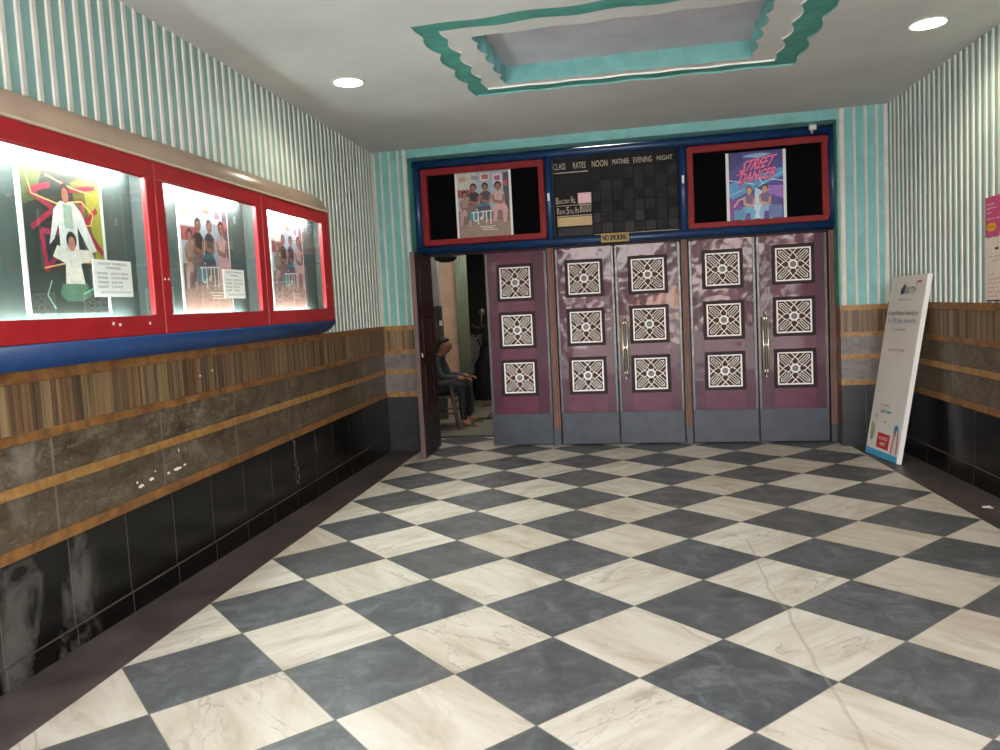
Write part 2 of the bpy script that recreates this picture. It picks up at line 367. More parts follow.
def figure(S, u, v, sc, top, legs, hair=(35,25,25), skin=(150,100,80), lean=0, ar=.85):
    """small printed seated figure, head at (u,v)"""
    a = sc
    S.poly([(u-.9*a+lean, v-3.6*a*ar), (u+.9*a+lean, v-3.6*a*ar), (u+1.25*a, v-1.5*a*ar), (u+.5*a, v-.85*a*ar), (u-.5*a, v-.85*a*ar), (u-1.25*a, v-1.5*a*ar)], ink(*top))
    S.poly([(u-1.0*a+lean, v-3.5*a*ar), (u+1.0*a+lean, v-3.5*a*ar), (u+1.5*a+lean, v-4.6*a*ar), (u+1.1*a+lean, v-7.2*a*ar), (u+.5*a+lean, v-7.2*a*ar), (u+.4*a+lean, v-4.8*a*ar), (u-.5*a+lean, v-4.8*a*ar), (u-.9*a+lean, v-7.0*a*ar), (u-1.5*a+lean, v-7.0*a*ar), (u-1.4*a+lean, v-4.2*a*ar)], ink(*legs))
    S.line([(u-1.1*a, v-1.7*a*ar), (u-.9*a, v-3*a*ar), (u+.2*a, v-3.2*a*ar)], .45*a, ink(*skin), ar)
    S.line([(u+1.1*a, v-1.7*a*ar), (u+.9*a, v-3.1*a*ar), (u+.1*a, v-3.4*a*ar)], .45*a, ink(*skin), ar)
    S.rect(u-.22*a, v-1.0*a*ar, u+.22*a, v-.5*a*ar, ink(*skin))
    S.ell(u, v+.12*a*ar, .72*a, .85*a*ar, ink(*hair)); S.ell(u, v-.12*a*ar, .52*a, .68*a*ar, ink(*skin))

# ================================================================== SETTING
XL, XR = -6.0, 8.0
YN = -12.8                    # street opening
# floor
f = MB(); f.face([(-5,YN,0),(7,YN,0),(7,13.6,0),(-5,13.6,0)])
fl = st(f.build('floor', M['floor']))
k = MB()
k.box(XL-.3, -5, YN, 11.9, -.06, .004).box(7, XR+.3, YN, 11.9, -.06, .004)
k.build('border_strip', M['kerb'], fl)
k = MB(); k.face([(-9,11.6,-.01),(-5,11.6,-.01),(-5,13.6,-.01),(-9,13.6,-.01)]); k.face([(-9,13.6,0),(4,13.6,0),(4,29,0),(-9,29,0)])
k.box(-5.2, -2.6, 13.52, 13.66, -.02, .045, 1)
k.build('inner_floor', [M['intfl'], M['kickd']], fl)
# street outside, seen only in reflections
k = MB(); k.face([(-90,-150,-.5),(90,-150,-.5),(90,YN,-.5),(-90,YN,-.5)]); k.box(-7, 9, YN-1.5, YN, -.5, -.01)
st(k.build('floor_street', M['street']))

# side walls
def side_wall(name, x, y_end, sgn, ribs):
    def T(p): return SW(p)
    h = MB()                          # plastered wall behind everything
    h.box(*sorted((x - sgn*.5, x - sgn*.02)), YN, y_end+.4, 0, 9.4, 1)
    # ribbed cladding: pale teal sheet with raised white ribs
    y = YN; pitch = .262
    xa = x; xb = x + sgn*.024
    h.face([(x - sgn*.001, YN, 3.79), (x - sgn*.001, y_end, 3.79), (x - sgn*.001, y_end, 9.3), (x - sgn*.001, YN, 9.3)], 1)
    yy = y_end - .08
    while yy > YN:
        w0, w1 = .050, .034
        prof = [(yy-w0, x - sgn*.01), (yy-w1, xb), (yy+w1, xb), (yy+w0, x - sgn*.01)]
        zb = 7.06 if (sgn > 0 and -4.25 < yy < 6.42) else 3.78
        h.grid([[(q, p, zb) for p, q in prof], [(q, p, 9.2) for p, q in prof]], 0, False, True, True)
        yy -= pitch
    w = st(h.build(name, [M['rib'], M['valley']], None, T))
    b = MB(); b.box(*sorted((x, x+sgn*.02)), YN, y_end, 3.06, 3.66); b.build('striped_stone_band', M['woodS'], w, T)
    b = MB(); b.box(*sorted((x, x+sgn*.015)), YN, y_end, 2.47, 2.96); b.build('upper_marble_band', M['marS'], w, T)
    b = MB(); b.box(*sorted((x, x+sgn*.012)), YN, y_end, 1.78, 2.36); b.build('lower_marble_band', M['marS'], w, T)
    b = MB(); b.box(*sorted((x, x+sgn*.03)), YN, y_end, .50, 1.66); b.build('black_granite_dado', M['blkS'], w, T)
    return w
wl = side_wall('wall_left', XL, 11.25, 1, 0)
wr = side_wall('wall_right', XR, 10.35, -1, 0)
tn = 1
for x, y_end, sgn in ((XL, 11.25, 1), (XR, 10.35, -1)):
    for z0, z1, d in ((3.65,3.80,.05),(2.95,3.07,.045),(2.35,2.48,.045),(1.65,1.79,.05)):
        b = MB(); b.box(*sorted((x, x+sgn*d)), YN, y_end, z0, z1); st(b.build('trim_%d' % tn, M['gold' if z0 == 2.35 else 'rust'], None, SW, bevel=.01)); tn += 1
for nm, x, y_end, sgn in (('baseboard_left', XL, 11.25, 1), ('baseboard_right', XR, 10.35, -1)):
    b = MB(); b.box(*sorted((x, x+sgn*.05)), YN, y_end, 0, .49); b.box(*sorted((x, x+sgn*.055)), YN, y_end, .485, .505, 1)
    st(b.build(nm, [M['blkS'], M['kerb']], None, SW))
# flaked spots on the left wall
def blot(mb, y, z, ry, rz, x, sgn, m=0, n=11):
    mb.face([(x, y+ry*math.cos(2*PI*i/n)*random.uniform(.6,1.1), z+rz*math.sin(2*PI*i/n)*random.uniform(.6,1.1)) for i in range(n)], m)
for y, z, ry, rz in ((-.92,1.93,.09,.03),(-.66,1.97,.07,.03),(-.22,1.96,.05,.025),(.02,1.97,.14,.03),(.24,1.99,.05,.02),(-.55,2.06,.02,.02),(.1,2.25,.02,.04),(-1.0,2.0,.03,.02),(1.3,3.4,.03,.02),(.9,3.35,.03,.02)):
    b = MB(); blot(b, y, z, ry, rz, XL+.0215, 1); b.build('flaked_paint', M['white'], wl, SW, fix=False)
b = MB()
for i in range(16): blot(b, 4.45+random.uniform(-.10,.10), 1.58-i*.062, random.uniform(.02,.06), .05, XL+.0315+.0003*i, 1)
for i in range(9): blot(b, 5.55+random.uniform(-.05,.05), 1.5-i*.05, random.uniform(.015,.03), .04, XL+.0315+.0003*i, 1)
b.build('water_stain', mat('lime_stain', (.09,.08,.07,1), .7, var=.4, vscale=30), wl, SW, fix=False)
# flaked spots on the red lightbox come later

# back wall: pilasters, beam, recess
PV = -.72
def pilaster(s0, s1, sides):
    h = MB()
    h.box(s0, s1, PV+.02, .6, 0, 9.3, 1)
    w = st(h.build('wall_back_pilaster', [M['rib'], M['teal']], None, BF))
    b = MB(); b.box(s0-.012, s1+.012, PV, -.1, 3.06, 3.66); b.build('striped_stone_band', M['woodB'], w, BF)
    b = MB(); b.box(s0-.012, s1+.012, PV, -.1, 2.47, 2.96); b.build('upper_marble_band', M['marB'], w, BF)
    b = MB(); b.box(s0-.012, s1+.012, PV, -.1, 1.78, 2.36); b.build('lower_marble_band', M['marB'], w, BF)
    b = MB(); b.box(s0-.012, s1+.012, PV-.01, -.1, .50, 1.66); b.build('black_granite_dado', M['blkB'], w, BF)
    return w
pl = pilaster(-6.4, -4.93, 0); pl.name = 'wall_back_left'
pr_ = pilaster(6.90, 8.4, 0); pr_.name = 'wall_back_right'
for s0, s1 in ((-6.2, -4.93), (6.90, 8.2)):
    for z0, z1 in ((3.65,3.79),(2.95,3.07),(2.35,2.48),(1.65,1.79)):
        b = MB(); b.box(s0-.025, s1+.025, PV-.025, -.1, z0, z1); st(b.build('trim_%d' % tn, M['gold'], None, BF)); tn += 1
    b = MB(); b.box(s0-.025, s1+.025, PV-.03, -.1, 0, .5); st(b.build('baseboard_back_%s' % ('left' if s0 < 0 else 'right'), M['blkB'], None, BF, bevel=.01))
b = MB()
for s, w in ((-5.96,.07),(-5.71,.035),(-5.44,.035),(-5.17,.035),(-4.97,.06)):
    b.prism([(s-w,0),(s-w*.6,-.045),(s+w*.6,-.045),(s+w,0)], lambda p,q,a: (p, PV+.02+q, a), 3.79, 9.1)
b.build('white_rib', M['rib'], pl, BF)
b = MB()
for s, w in ((6.99,.08),(7.29,.038),(7.56,.038),(7.82,.038),(8.03,.05)):
    b.prism([(s-w,0),(s-w*.6,-.045),(s+w*.6,-.045),(s+w,0)], lambda p,q,a: (p, PV+.02+q, a), 3.79, 9.1)
b.build('white_rib', M['rib'], pr_, BF)
h = MB(); h.box(-2.4, 7.2, .30, .5, -.05, 8.7, 1); h.box(-4.94, 6.91, PV+.01, .5, 8.68, 9.3)              # unseen block added behind the doors against light leaks; teal beam over them
h.box(-4.94, 6.91, .08, .5, 5.95, 8.7)
h.box(-4.94, -4.88, -.70, .3, 0, 8.7, 1); h.box(6.86, 6.91, -.70, .3, 3.8, 8.7, 1)
st(h.build('wall_back', [M['teal'], M['teal_d']], None, BF))
# room behind the open leaf
h = MB()
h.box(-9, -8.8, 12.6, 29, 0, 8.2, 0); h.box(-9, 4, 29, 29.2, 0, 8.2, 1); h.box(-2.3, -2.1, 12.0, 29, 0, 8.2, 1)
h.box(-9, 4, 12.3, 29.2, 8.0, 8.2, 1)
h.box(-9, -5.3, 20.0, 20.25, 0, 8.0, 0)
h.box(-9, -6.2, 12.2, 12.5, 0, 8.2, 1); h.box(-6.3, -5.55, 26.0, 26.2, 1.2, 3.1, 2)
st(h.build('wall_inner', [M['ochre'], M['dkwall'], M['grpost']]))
b = MB()
b.box(-6.25, -5.80, 18.2, 18.5, 4.45, 8.0, 0).box(-6.27, -5.76, 18.18, 18.52, 3.85, 4.45, 1).box(-6.30, -5.74, 18.15, 18.55, 0, 3.85, 2)
b.box(-5.80, -5.70, 18.10, 18.2, 3.68, 3.88, 3)
st(b.build('trim_%d' % tn, [M['grpost'], M['slate3'], M['dkwall'], M['whitep']])); tn += 1

# ------------------------------------------------------------------ ceiling and stepped rosette
def outline(corners, amps, waves, flare=.0, n=48):
    out = []
    for i in range(4):
        a = Vector(corners[i]); b = Vector(corners[(i+1) % 4]); d = (b-a); nrm = Vector((d.y, -d.x)).normalized()
        for k in range(n):
            t = k/n
            env = min(1, t*6, (1-t)*6)
            ph = waves[i]*t
            wv = (2.0*abs(math.sin(PI*ph))**.85 - 1.2) if i in (1, 3) else math.sin(2*PI*ph)
            out.append(a + d*t + nrm*(amps[i]*wv*env))
    return out
# corner order: near-left, near-right, far-right, far-left (counter-clockwise seen from above)
WV = (4.5, 4.5, 5.5, 4.5)
oA = outline([(-2.24,1.74),(4.62,1.15),(4.76,5.98),(-1.93,6.24)], (.045,.065,.035,.065), WV)
oB = outline([(-1.86,2.16),(4.15,1.75),(4.32,5.70),(-1.62,5.90)], (.045,.06,.03,.06), WV)
oC = outline([(-1.40,2.68),(3.66,2.34),(3.84,5.48),(-1.20,5.70)], (.04,.055,.025,.055), WV)
def cz(p, dz=0): return (p[0], p[1], ceil_z(p[0], p[1]) + dz)
def ring_fill(outer, inner, dzv, name, m, parent=None):
    bm = bmesh.new()
    es = []
    for loop in (outer, inner):
        if not loop: continue
        vs = [bm.verts.new(Vector(cz(p, dzv))*U) for p in loop]
        es += [bm.edges.new((vs[i], vs[(i+1) % len(vs)])) for i in range(len(vs))]
    bmesh.ops.triangle_fill(bm, use_beauty=True, use_dissolve=False, edges=es, normal=(0,0,-1))
    for f_ in bm.faces:
        if f_.normal.z > 0: f_.normal_flip()
    me = bpy.data.meshes.new(name); bm.to_mesh(me); bm.free(); me.materials.append(m)
    o = bpy.data.objects.new(name, me); col.objects.link(o)
    if parent: o.parent = parent
    o['_o'] = (0,0,0); return o
rect = [(XL-.4, YN), (XR+.4, YN), (XR+.4, 12.2), (XL-.4, 12.2)]
ce = st(ring_fill(rect, oA, 0, 'ceiling', M['ceil']))
def loop_wall(loop, d0, d1, name, m):
    b = MB(); b.grid([[cz(p, d0) for p in loop], [cz(p, d1) for p in loop]], 0, False, True); return b.build(name, m, ce, fix=True)
S1, S2, S3 = .035, .07, .43
ring_fill(oA, oB, S1, 'teal_border', M['teal_d'], ce)
loop_wall(oA, 0, S1, 'outer_step', M['teal'])
ring_fill(oB, oC, S2, 'white_border', M['grey_w'], ce)
loop_wall(oB, S1, S2, 'inner_step', M['grille'])
loop_wall(oC, S2, S3, 'recess_side', M['teal'])
ring_fill(oC, None, S3, 'recess_top', M['recess'], ce)
h = MB(); h.box(XL-.4, XR+.4, YN, 12.2, 9.9, 10.0); h.build('slab_above', M['dkwall'], ce)
h = MB(); h.box(XL-.5, XR+.5, YN-.3, YN, 8.35, 10.0); h.build('street_lintel', M['teal'], ce)

# ================================================================== DOORS
def grille(cs, cz_, v, parent):
    h = MB(); H = .458
    D = lambda p, q, a: (cs + p*H, v - a*.03, cz_ + q*H)
    fw = .075
    for a, b in (((-1,-1+fw/2),(1,-1+fw/2)), ((-1,1-fw/2),(1,1-fw/2)), ((-1+fw/2,-1),(-1+fw/2,1)), ((1-fw/2,-1),(1-fw/2,1))): h.bar(a, b, fw*1.15, D)
    n = 20
    for kx in range(n):
        a0, a1 = 2*PI*kx/n, 2*PI*(kx+1)/n
        h.bar((.235*math.cos(a0), .235*math.sin(a0)), (.235*math.cos(a1), .235*math.sin(a1)), .10, D)
    def rot(p, q, r): c, s = math.cos(r), math.sin(r); return (p*c-q*s, p*s+q*c)
    for r in range(4):
        R = r*PI/2
        # pointed petal on the axis
        pet = [(.24,-.10),(.40,-.21),(.58,-.12),(.70,0),(.58,.12),(.40,.21),(.24,.10)]
        for a, b in zip(pet, pet[1:]): h.bar(rot(*a, R), rot(*b, R), .036, D)
        # triangle from frame towards the petal
        for a, b in (((1,-.30),(.70,0)), ((.70,0),(1,.30)), ((.93,-.10),(.93,.10))): h.bar(rot(*a, R), rot(*b, R), .045, D)
        # diagonal bundle
        R2 = R + PI/4
        for pts in ([(.40,-.02),(.50,-.12),(1.02,-.12),(1.14,0),(1.02,.12),(.50,.12),(.40,.02)], [(.52,0),(1.05,0)],
                    [(.44,-.30),(.52,-.26),(1.06,-.26)], [(.44,.30),(.52,.26),(1.06,.26)]):
            for a, b in zip(pts, pts[1:]): h.bar(rot(*a, R2), rot(*b, R2), .034, D)
    g = h.build('grille', M['grille'], parent, BF)
    h = MB(); h.lathe((cs, v-.012, cz_), [(0,-.012),(.105,-.012),(.105,.008)], 20, 0, 'y'); h.build('centre_disc', M['disc'], g, BF)
    return g
GZ = ((4.91, .5), (3.49, .5), (2.06, .5))
def leaf(n, s0, s1, gs, handle=None, stile_side=0):
    c = MB(); T = .05
    # slab with three square holes: build from strips
    xs0, xs1 = gs-.54, gs+.54
    c.box(s0, xs0, -T, T, .03, 5.82, 0).box(xs1, s1, -T, T, .03, 5.82, 0)
    zz = [.03]
    GZn = [z*(1+{2:0,3:.003,4:.005,5:.012,6:.018}[n]) for z, hh in GZ]
    for z in GZn[::-1]: zz += [z-.54, z+.54]
    zz.append(5.82)
    for i in range(0, len(zz), 2): c.box(xs0, xs1, -T+.004, T, zz[i], zz[i+1], 1)
    c.box(xs0, xs1, T-.03, T, 1.4, 5.6, 2)
    d = st(c.build('door_%d' % n, [M['door'], M['door2'], M['grb']], None, BF))
    for z in GZn:
        h = MB()
        for a0, a1, b0, b1 in ((-.55,.55,.47,.55),(-.55,.55,-.55,-.47),(-.55,-.47,-.47,.47),(.47,.55,-.47,.47)):
            h.box(gs+a0, gs+a1, -T-.025, -T+.02, z+b0, z+b1)
        h.build('moulding', M['moul'], d, BF, bevel=.012)
        grille(gs, z, -T+.015, d)
    h = MB(); h.box(s0+.01, s1-.01, -T-.02, -T+.01, .03, .97); h.build('kick_plate', M['kick'], d, BF, bevel=.008)
    h = MB()
    h.box(s0, s0+.075, -T-.015, -T+.01, .98, 5.82).box(s1-.075, s1, -T-.015, -T+.01, .98, 5.82)
    h.build('edge_strip', M['stile'], d, BF, bevel=.01)
    if handle:
        s, z0, z1 = handle
        h = MB()
        for dx in (-.065, .065): h.tube([(s+dx, -.17, z0+.12), (s+dx, -.17, z1-.12)], .028, 10)
        h.tube([(s, -.19, z0+.03), (s, -.19, z1-.03)], .022, 8, 1)
        for z in (z0, z1):
            sg = 1 if z == z1 else -1
            h.lathe((s, -.19, z), [(0,.06*sg),(.02,.045*sg),(.02,.02*sg),(.035,0),(.02,-.03*sg),(.02,-.06*sg),(0,-.06*sg)], 10)
        for z in (z0+.16, (z0+z1)/2, z1-.16): h.box(s-.09, s+.09, -.18, -.155, z-.025, z+.025); h.tube([(s, -.16, z), (s, -.04, z)], .022, 8)
        h.build('push_handle', [M['brass'], M['disc']], d, BF)
    return d
leaf(2, -2.86, -1.0, -1.96)
leaf(3, -.74, .955, .09)
leaf(4, .985, 2.82, 1.91, (1.21, 1.97, 3.74))
leaf(5, 3.06, 4.84, 3.965)
leaf(6, 4.87, 6.70, 5.83, (5.06, 1.9, 3.69))
# open leaf: hinge near the left jamb, swung towards the foyer
hx, hy = -4.60, 11.90
fx, fy = -4.56, 9.80
L0 = math.hypot(fx-hx, fy-hy); ux, uy = (fx-hx)/L0, (fy-hy)/L0   # along leaf from hinge
def OL(p):                     # a along, d towards the doorway side (+x), z
    a, d, z = p
    return (hx + ux*a - uy*d, hy + uy*a + ux*d, z*1.0)
c = MB(); c.box(0, L0, -.06, .06, .03, 5.82)
d1 = st(c.build('door_1', [M['door_in']], None, OL, bevel=.01))
for z0, z1 in ((4.35, 5.45), (2.92, 4.02), (1.5, 2.6)):
    h = MB()
    a0, a1 = L0/2-.55, L0/2+.55
    for x0, x1, y0, y1 in ((a0,a1,z1-.05,z1),(a0,a1,z0,z0+.05),(a0,a0+.05,z0,z1),(a1-.05,a1,z0,z1)): h.box(x0, x1, .055, .09, y0, y1)
    h.build('moulding', M['moul'], d1, OL, bevel=.01)
    h = MB(); h.box(a0+.1, a1-.1, .058, .075, z0+.1, z1-.1); h.build('inset_panel', M['door_in'], d1, OL, bevel=.01)
h = MB(); h.box(.01, L0-.01, .055, .075, .04, 1.05); h.build('kick_plate', M['kickd'], d1, OL)
h = MB(); h.box(L0-.012, L0+.012, -.062, .062, .03, 5.82); h.build('edge_strip', M['edge'], d1, OL)
h = MB(); h.tube([(L0-.16 + .055*math.cos(t*PI/6), .10, 2.92+.055*math.sin(t*PI/6)) for t in range(13)], .012, 6); h.tube([(L0-.16, .06, 2.98), (L0-.16, .105, 2.975)], .015, 6)
h.build('door_ring', M['whitep'], d1, OL)
# jambs between door pairs
for s0, s1 in ((-.975, -.765), (2.85, 3.03), (6.73, 6.97), (-4.93, -4.86)):
    h = MB(); h.box(s0, s1, -.12, .12, .03, 5.86); h.box(s0+.05, s1-.05, -.15, -.11, .5, 5.86)
    h.box(s0-.008, s1+.008, -.16, .12, 0, .5, 1)
    st(h.build('trim_%d' % tn, [M['post'], M['kick']], None, BF, bevel=.012)); tn += 1
h = MB(); h.box(-4.93, -4.66, .02, .35, 0, 5.86); st(h.build('trim_%d' % tn, M['edge'], None, BF)); tn += 1
h = MB(); h.box(-4.9, 6.9, -.08, .12, 5.83, 5.96); st(h.build('trim_%d' % tn, M['moul'], None, BF)); tn += 1

# ================================================================== TRANSOM
def rod_rect(h, s0, s1, z0, z1, w, v0, v1, m=0):
    h.box(s0, s1, v0, v1, z1-w, z1, m); h.box(s0, s1, v0, v1, z0, z0+w, m); h.box(s0, s0+w, v0, v1, z0+w, z1-w, m); h.box(s1-w, s1, v0, v1, z0+w, z1-w, m)
h = MB()
B0, B1 = 5.88, 8.66
rod = .125
for zc in (B0+rod, B1-rod): h.tube([(-4.90, -.20, zc), (6.97, -.20, zc)], rod, 14)
for sc in (-4.78, -.80, 2.97, 6.86): h.tube([(sc, -.20, B0+.05), (sc, -.20, B1-.05)], rod*.92, 14)
fr = st(h.build('trim_%d' % tn, M['blue'], None, BF)); tn += 1
def tape(s, z, nm='white_tape'):
    h = MB(); h.box(s-.03, s+.03, -.345, -.315, z-.11, z+.11); h.build(nm, M['white'], fr, BF)
tape(-.80, 7.30); tape(2.97, 7.50)
def display_case(name, s0, s1, z0, z1, w, label):
    e = empty(name, BF((s0, 0, z0)))
    h = MB(); h.box(s0, s1, -.05, .07, z0, z1); h.build('back_panel', M['black'], e, BF)
    h = MB(); rod_rect(h, s0, s1, z0, z1, w, -.26, -.05); h.build('frame', M['redB'], e, BF, bevel=.03)
    tag(e, label, 'display case', 'red framed poster cases above the doors'); return e
display_case('poster_display_case', -4.64, -.93, 6.13, 8.41, .17, 'red-framed black poster case above the doors, left of the rate board')
display_case('poster_display_case', 3.10, 6.74, 6.11, 8.40, .16, 'red-framed black poster case above the doors, right of the rate board')
def BFP(s0, s1, z0, z1, v, tilt=0):
    return lambda u, w, d: (s0+(s1-s0)*u + tilt*w, v - d*1.0, z0+(z1-z0)*w)
# poster of a family film, left
def family_poster(S, small=False):
    S.rect(.04, .0, .96, 1, ink(160,172,186)); S.rect(.04, .0, .96, .42, ink(128,104,96)); S.rect(.04,.62,.34,.74, ink(150,80,82))
    S.rect(.04, .75, .38, 1, ink(196,190,184)); S.rect(.46,.86,.62,.97, ink(214,208,200)); S.rect(.48,.88,.60,.95, ink(176,92,70)); S.rect(.68,.80,.84,.95, ink(206,196,200)); S.rect(.71,.85,.81,.92, ink(170,84,120))
    S.rect(.30,.88,.41,.94, ink(140,140,150)); S.rect(.08,.86,.20,.93, ink(190,150,120)); S.rect(.86,.4,.96,.96, ink(80,72,84)); S.ell(.90,.80,.04,.05, ink(180,80,90))
    S.poly([(.04,.0),(.96,.0),(.96,.22),(.6,.30),(.3,.24),(.04,.18)], ink(150,128,116))
    figure(S, .17, .66, .078, (150,128,112), (176,150,150), lean=.01)
    figure(S, .33, .76, .084, (52,44,50), (120,100,100), lean=-.01)
    figure(S, .54, .76, .080, (62,60,70), (60,110,130), lean=-.03)
    figure(S, .77, .76, .088, (196,160,164), (206,160,168), lean=.03)
    S.poly([(.24,.36),(.38,.42),(.44,.30),(.28,.24)], ink(70,142,158)); S.poly([(.36,.40),(.62,.42),(.60,.47),(.38,.46)], ink(70,70,84))
    W = ink(236,230,222, .03)
    # Hindi title, drawn stroke by stroke
    S.line([(.28,.385),(.68,.40)], .014, W, 1.17)
    S.line([(.32,.385),(.32,.27),(.36,.25),(.40,.29)], .018, W, 1.17); S.line([(.40,.39),(.40,.20)], .018, W, 1.17)
    S.ell(.385,.425,.014,.012, W)
    S.line([(.49,.39),(.49,.30),(.46,.27),(.44,.29),(.47,.32)], .018, W, 1.17); S.line([(.55,.395),(.55,.22)], .018, W, 1.17); S.line([(.63,.395),(.62,.20)], .018, W, 1.17)
    for v, u0, u1 in ((.16,.42,.70),(.135,.46,.66),(.11,.48,.74)): S.rect(u0, v, u1, v+.008, W)
S = Sheet(BFP(-3.64, -1.93, 6.29, 8.24, -.07), M['white']); family_poster(S)
tag(S.build('film_poster', BF, BF((-3.64, -.07, 6.29))), 'poster of four seated people, in the red case left of the rate board', 'poster')
def neon_bg(S):
    S.rect(.05, 0, .95, 1, ink(72,60,140)); S.poly([(.05,.55),(.05,.3),(.95,.62),(.95,.75)], ink(78,150,205)); S.poly([(.05,.0),(.4,.0),(.2,.3),(.05,.35)], ink(120,60,150))
    S.poly([(.05,.72),(.3,.86),(.25,1),(.05,1)], ink(44,40,110)); S.poly([(.75,.9),(.95,.8),(.95,1),(.7,1)], ink(60,52,130)); S.poly([(.6,.4),(.95,.3),(.95,.48),(.65,.5)], ink(150,100,190))
    for a, b, c_ in (((.05,.60),(.5,.52),(190,225,240)), ((.95,.68),(.55,.5),(150,220,240)), ((.95,.55),(.5,.62),(200,230,245)), ((.05,.38),(.45,.5),(170,190,235)), ((.7,.42),(.55,.6),(220,235,240))): S.line([a, b], .014, ink(*c_, .05), 1.2)
S = Sheet(BFP(4.13, 5.70, 6.27, 8.15, -.07), M['white']); neon_bg(S)
S.poly([(.27,.93),(.55,.90),(.78,.95),(.60,.97),(.40,.96)], ink(140,180,214))
for dx, dz, cc in ((.016,-.016,(90,20,90)), (.012,.004,(236,96,150)), (.006,.008,(236,96,150)), (.006,-.002,(240,110,160)), (0,0,(240,110,160))):
    S.text('STREET', .22+dx, .70+dz, .74+dx, .85+dz, ink(*cc), .22, .07); S.text('DANCER', .20+dx, .54+dz, .80+dx, .68+dz, ink(*cc), .10, .07)
for dz in (.0,): S.line([(.18,.66),(.33,.73)], .02, ink(236,96,150), 1.2); S.line([(.22,.46),(.30,.62)], .025, ink(200,70,150), 1.2)
S.poly([(.48,.47),(.6,.42),(.62,.02),(.44,.02)], ink(190,214,232))
figure(S, .38, .44, .082, (118,86,130), (96,170,210), hair=(90,60,55), skin=(205,160,140), lean=-.02)
figure(S, .64, .45, .080, (110,90,130), (130,176,214), hair=(60,45,45), skin=(196,150,120), lean=.03)
S.line([(.12,.2),(.2,.3),(.32,.34)], .03, ink(206,165,150), 1.2); S.rect(.12,.02,.30,.16, ink(70,140,180)); S.rect(.70,.02,.92,.20, ink(90,110,170)); S.text('3', .46,.47,.52,.53, ink(60,80,120))
tag(S.build('film_poster', BF, BF((4.13, -.07, 6.27))), 'purple and blue poster with slanted pink title, in the case right of the rate board', 'poster')
# rate board
RB = empty('rate_board', BF((-.66, 0, 6.1)))
h = MB(); h.box(-.68, 2.86, -.09, .07, 6.12, 8.42); h.build('board', M['slate'], RB, BF)
h = MB()
cols = [(.46,.66),(.69,1.0),(1.04,1.30),(1.33,1.60),(1.64,1.90),(1.94,2.20),(2.25,2.52),(2.56,2.82)]
random.seed(3)
for r_ in range(6):
    for ci, (a, b_) in enumerate(cols):
        z0 = 6.20+.305*r_
        lite = 2 if (r_ < 2 and (r_, ci) in ((0,1),(0,3),(0,5),(0,7),(1,0),(1,4))) else (1 if random.random() < .75 else 0)
        h.box(a, b_-.02, -.10-.006*lite, -.088, z0, z0+.27, lite)
h.build('slot_grid', [M['slate'], M['slate2'], M['slate3']], RB, BF)
def btext(parts, name, mats, m=0):
    for word in (parts if isinstance(parts[0], list) else [[p] for p in parts]):
        h = MB()
        for t, s0, s1, z0, z1 in word: put_text(h, t, lambda x, y: (s0+(s1-s0)*x, -.115, z0+(z1-z0)*y), m)
        h.build(name, mats, RB, BF, fix=False)
btext([('CLASS',-.65,-.30,8.08,8.26),('RATES',-.08,.28,8.08,8.26),('NOON',.46,.90,8.08,8.26),('MATINEE',1.04,1.51,8.11,8.25),('EVENING',1.63,2.14,8.10,8.26),('NIGHT',2.28,2.71,8.12,8.25)], 'heading_word', M['cream'])
btext([[('B',-.62,-.54,7.10,7.29),('ALCONY',-.53,-.22,7.11,7.22)],[('Rs.',-.18,-.04,7.10,7.29)],[('R',-.60,-.52,6.80,6.99),('EAR',-.51,-.36,6.81,6.92)],[('S',-.33,-.25,6.80,7.01),('TALL',-.24,-.10,6.81,6.92)],[('Rs',-.07,.03,6.81,6.98)],[('8000',.06,.39,6.82,7.06)]], 'class_word', M['cream'])
for s0, s1, z, t in ((-.65,.34,7.99,.022),(-.62,.40,7.01+.035,.012),(-.62,.40,6.745,.02),(-.66,.42,6.13,.016),(.46,2.82,6.155,.016)):
    h = MB(); h.box(s0, s1, -.112, -.088, z-t/2, z+t/2); h.build('rule_line', M['cream'], RB, BF)
h = MB(); h.box(-.60, .40, -.12, -.088, 6.45, 6.71); h.build('yellow_card', M['yellow'], RB, BF)
h = MB(); h.box(-.59, .42, -.11, -.088, 6.18, 6.40); h.build('blank_slot', M['slate3'], RB, BF)
h = MB(); h.box(.02, .40, -.12, -.088, 7.08, 7.38); pk = h.build('pink_card', M['pinkc'], RB, BF)
h = MB(); put_text(h, '1000', lambda x, y: (.07+.30*x, -.125, 7.12+.21*y)); h.build('card_digits', M['white'], pk, BF, fix=False)
tag(RB, 'black ticket rate board with cream lettering and blank slots, centred above the doors', 'rate board')
e = empty('no_smoking_sign', BF((.67, -.33, 5.9)))
h = MB(); h.box(.66, 1.44, -.36, -.335, 5.89, 6.15); h.build('plate', M['signy'], e, BF, bevel=.008)
h = MB()
for dx in (0, .008, .016): put_text(h, 'NO SMOKING', lambda x, y: (.70+dx+.68*x, -.368-dx*.1, 5.94+.16*y))
h.build('lettering', M['ink'], e, BF, fix=False)
tag(e, 'small ochre NO SMOKING sign fixed to the blue rail below the rate board', 'sign')
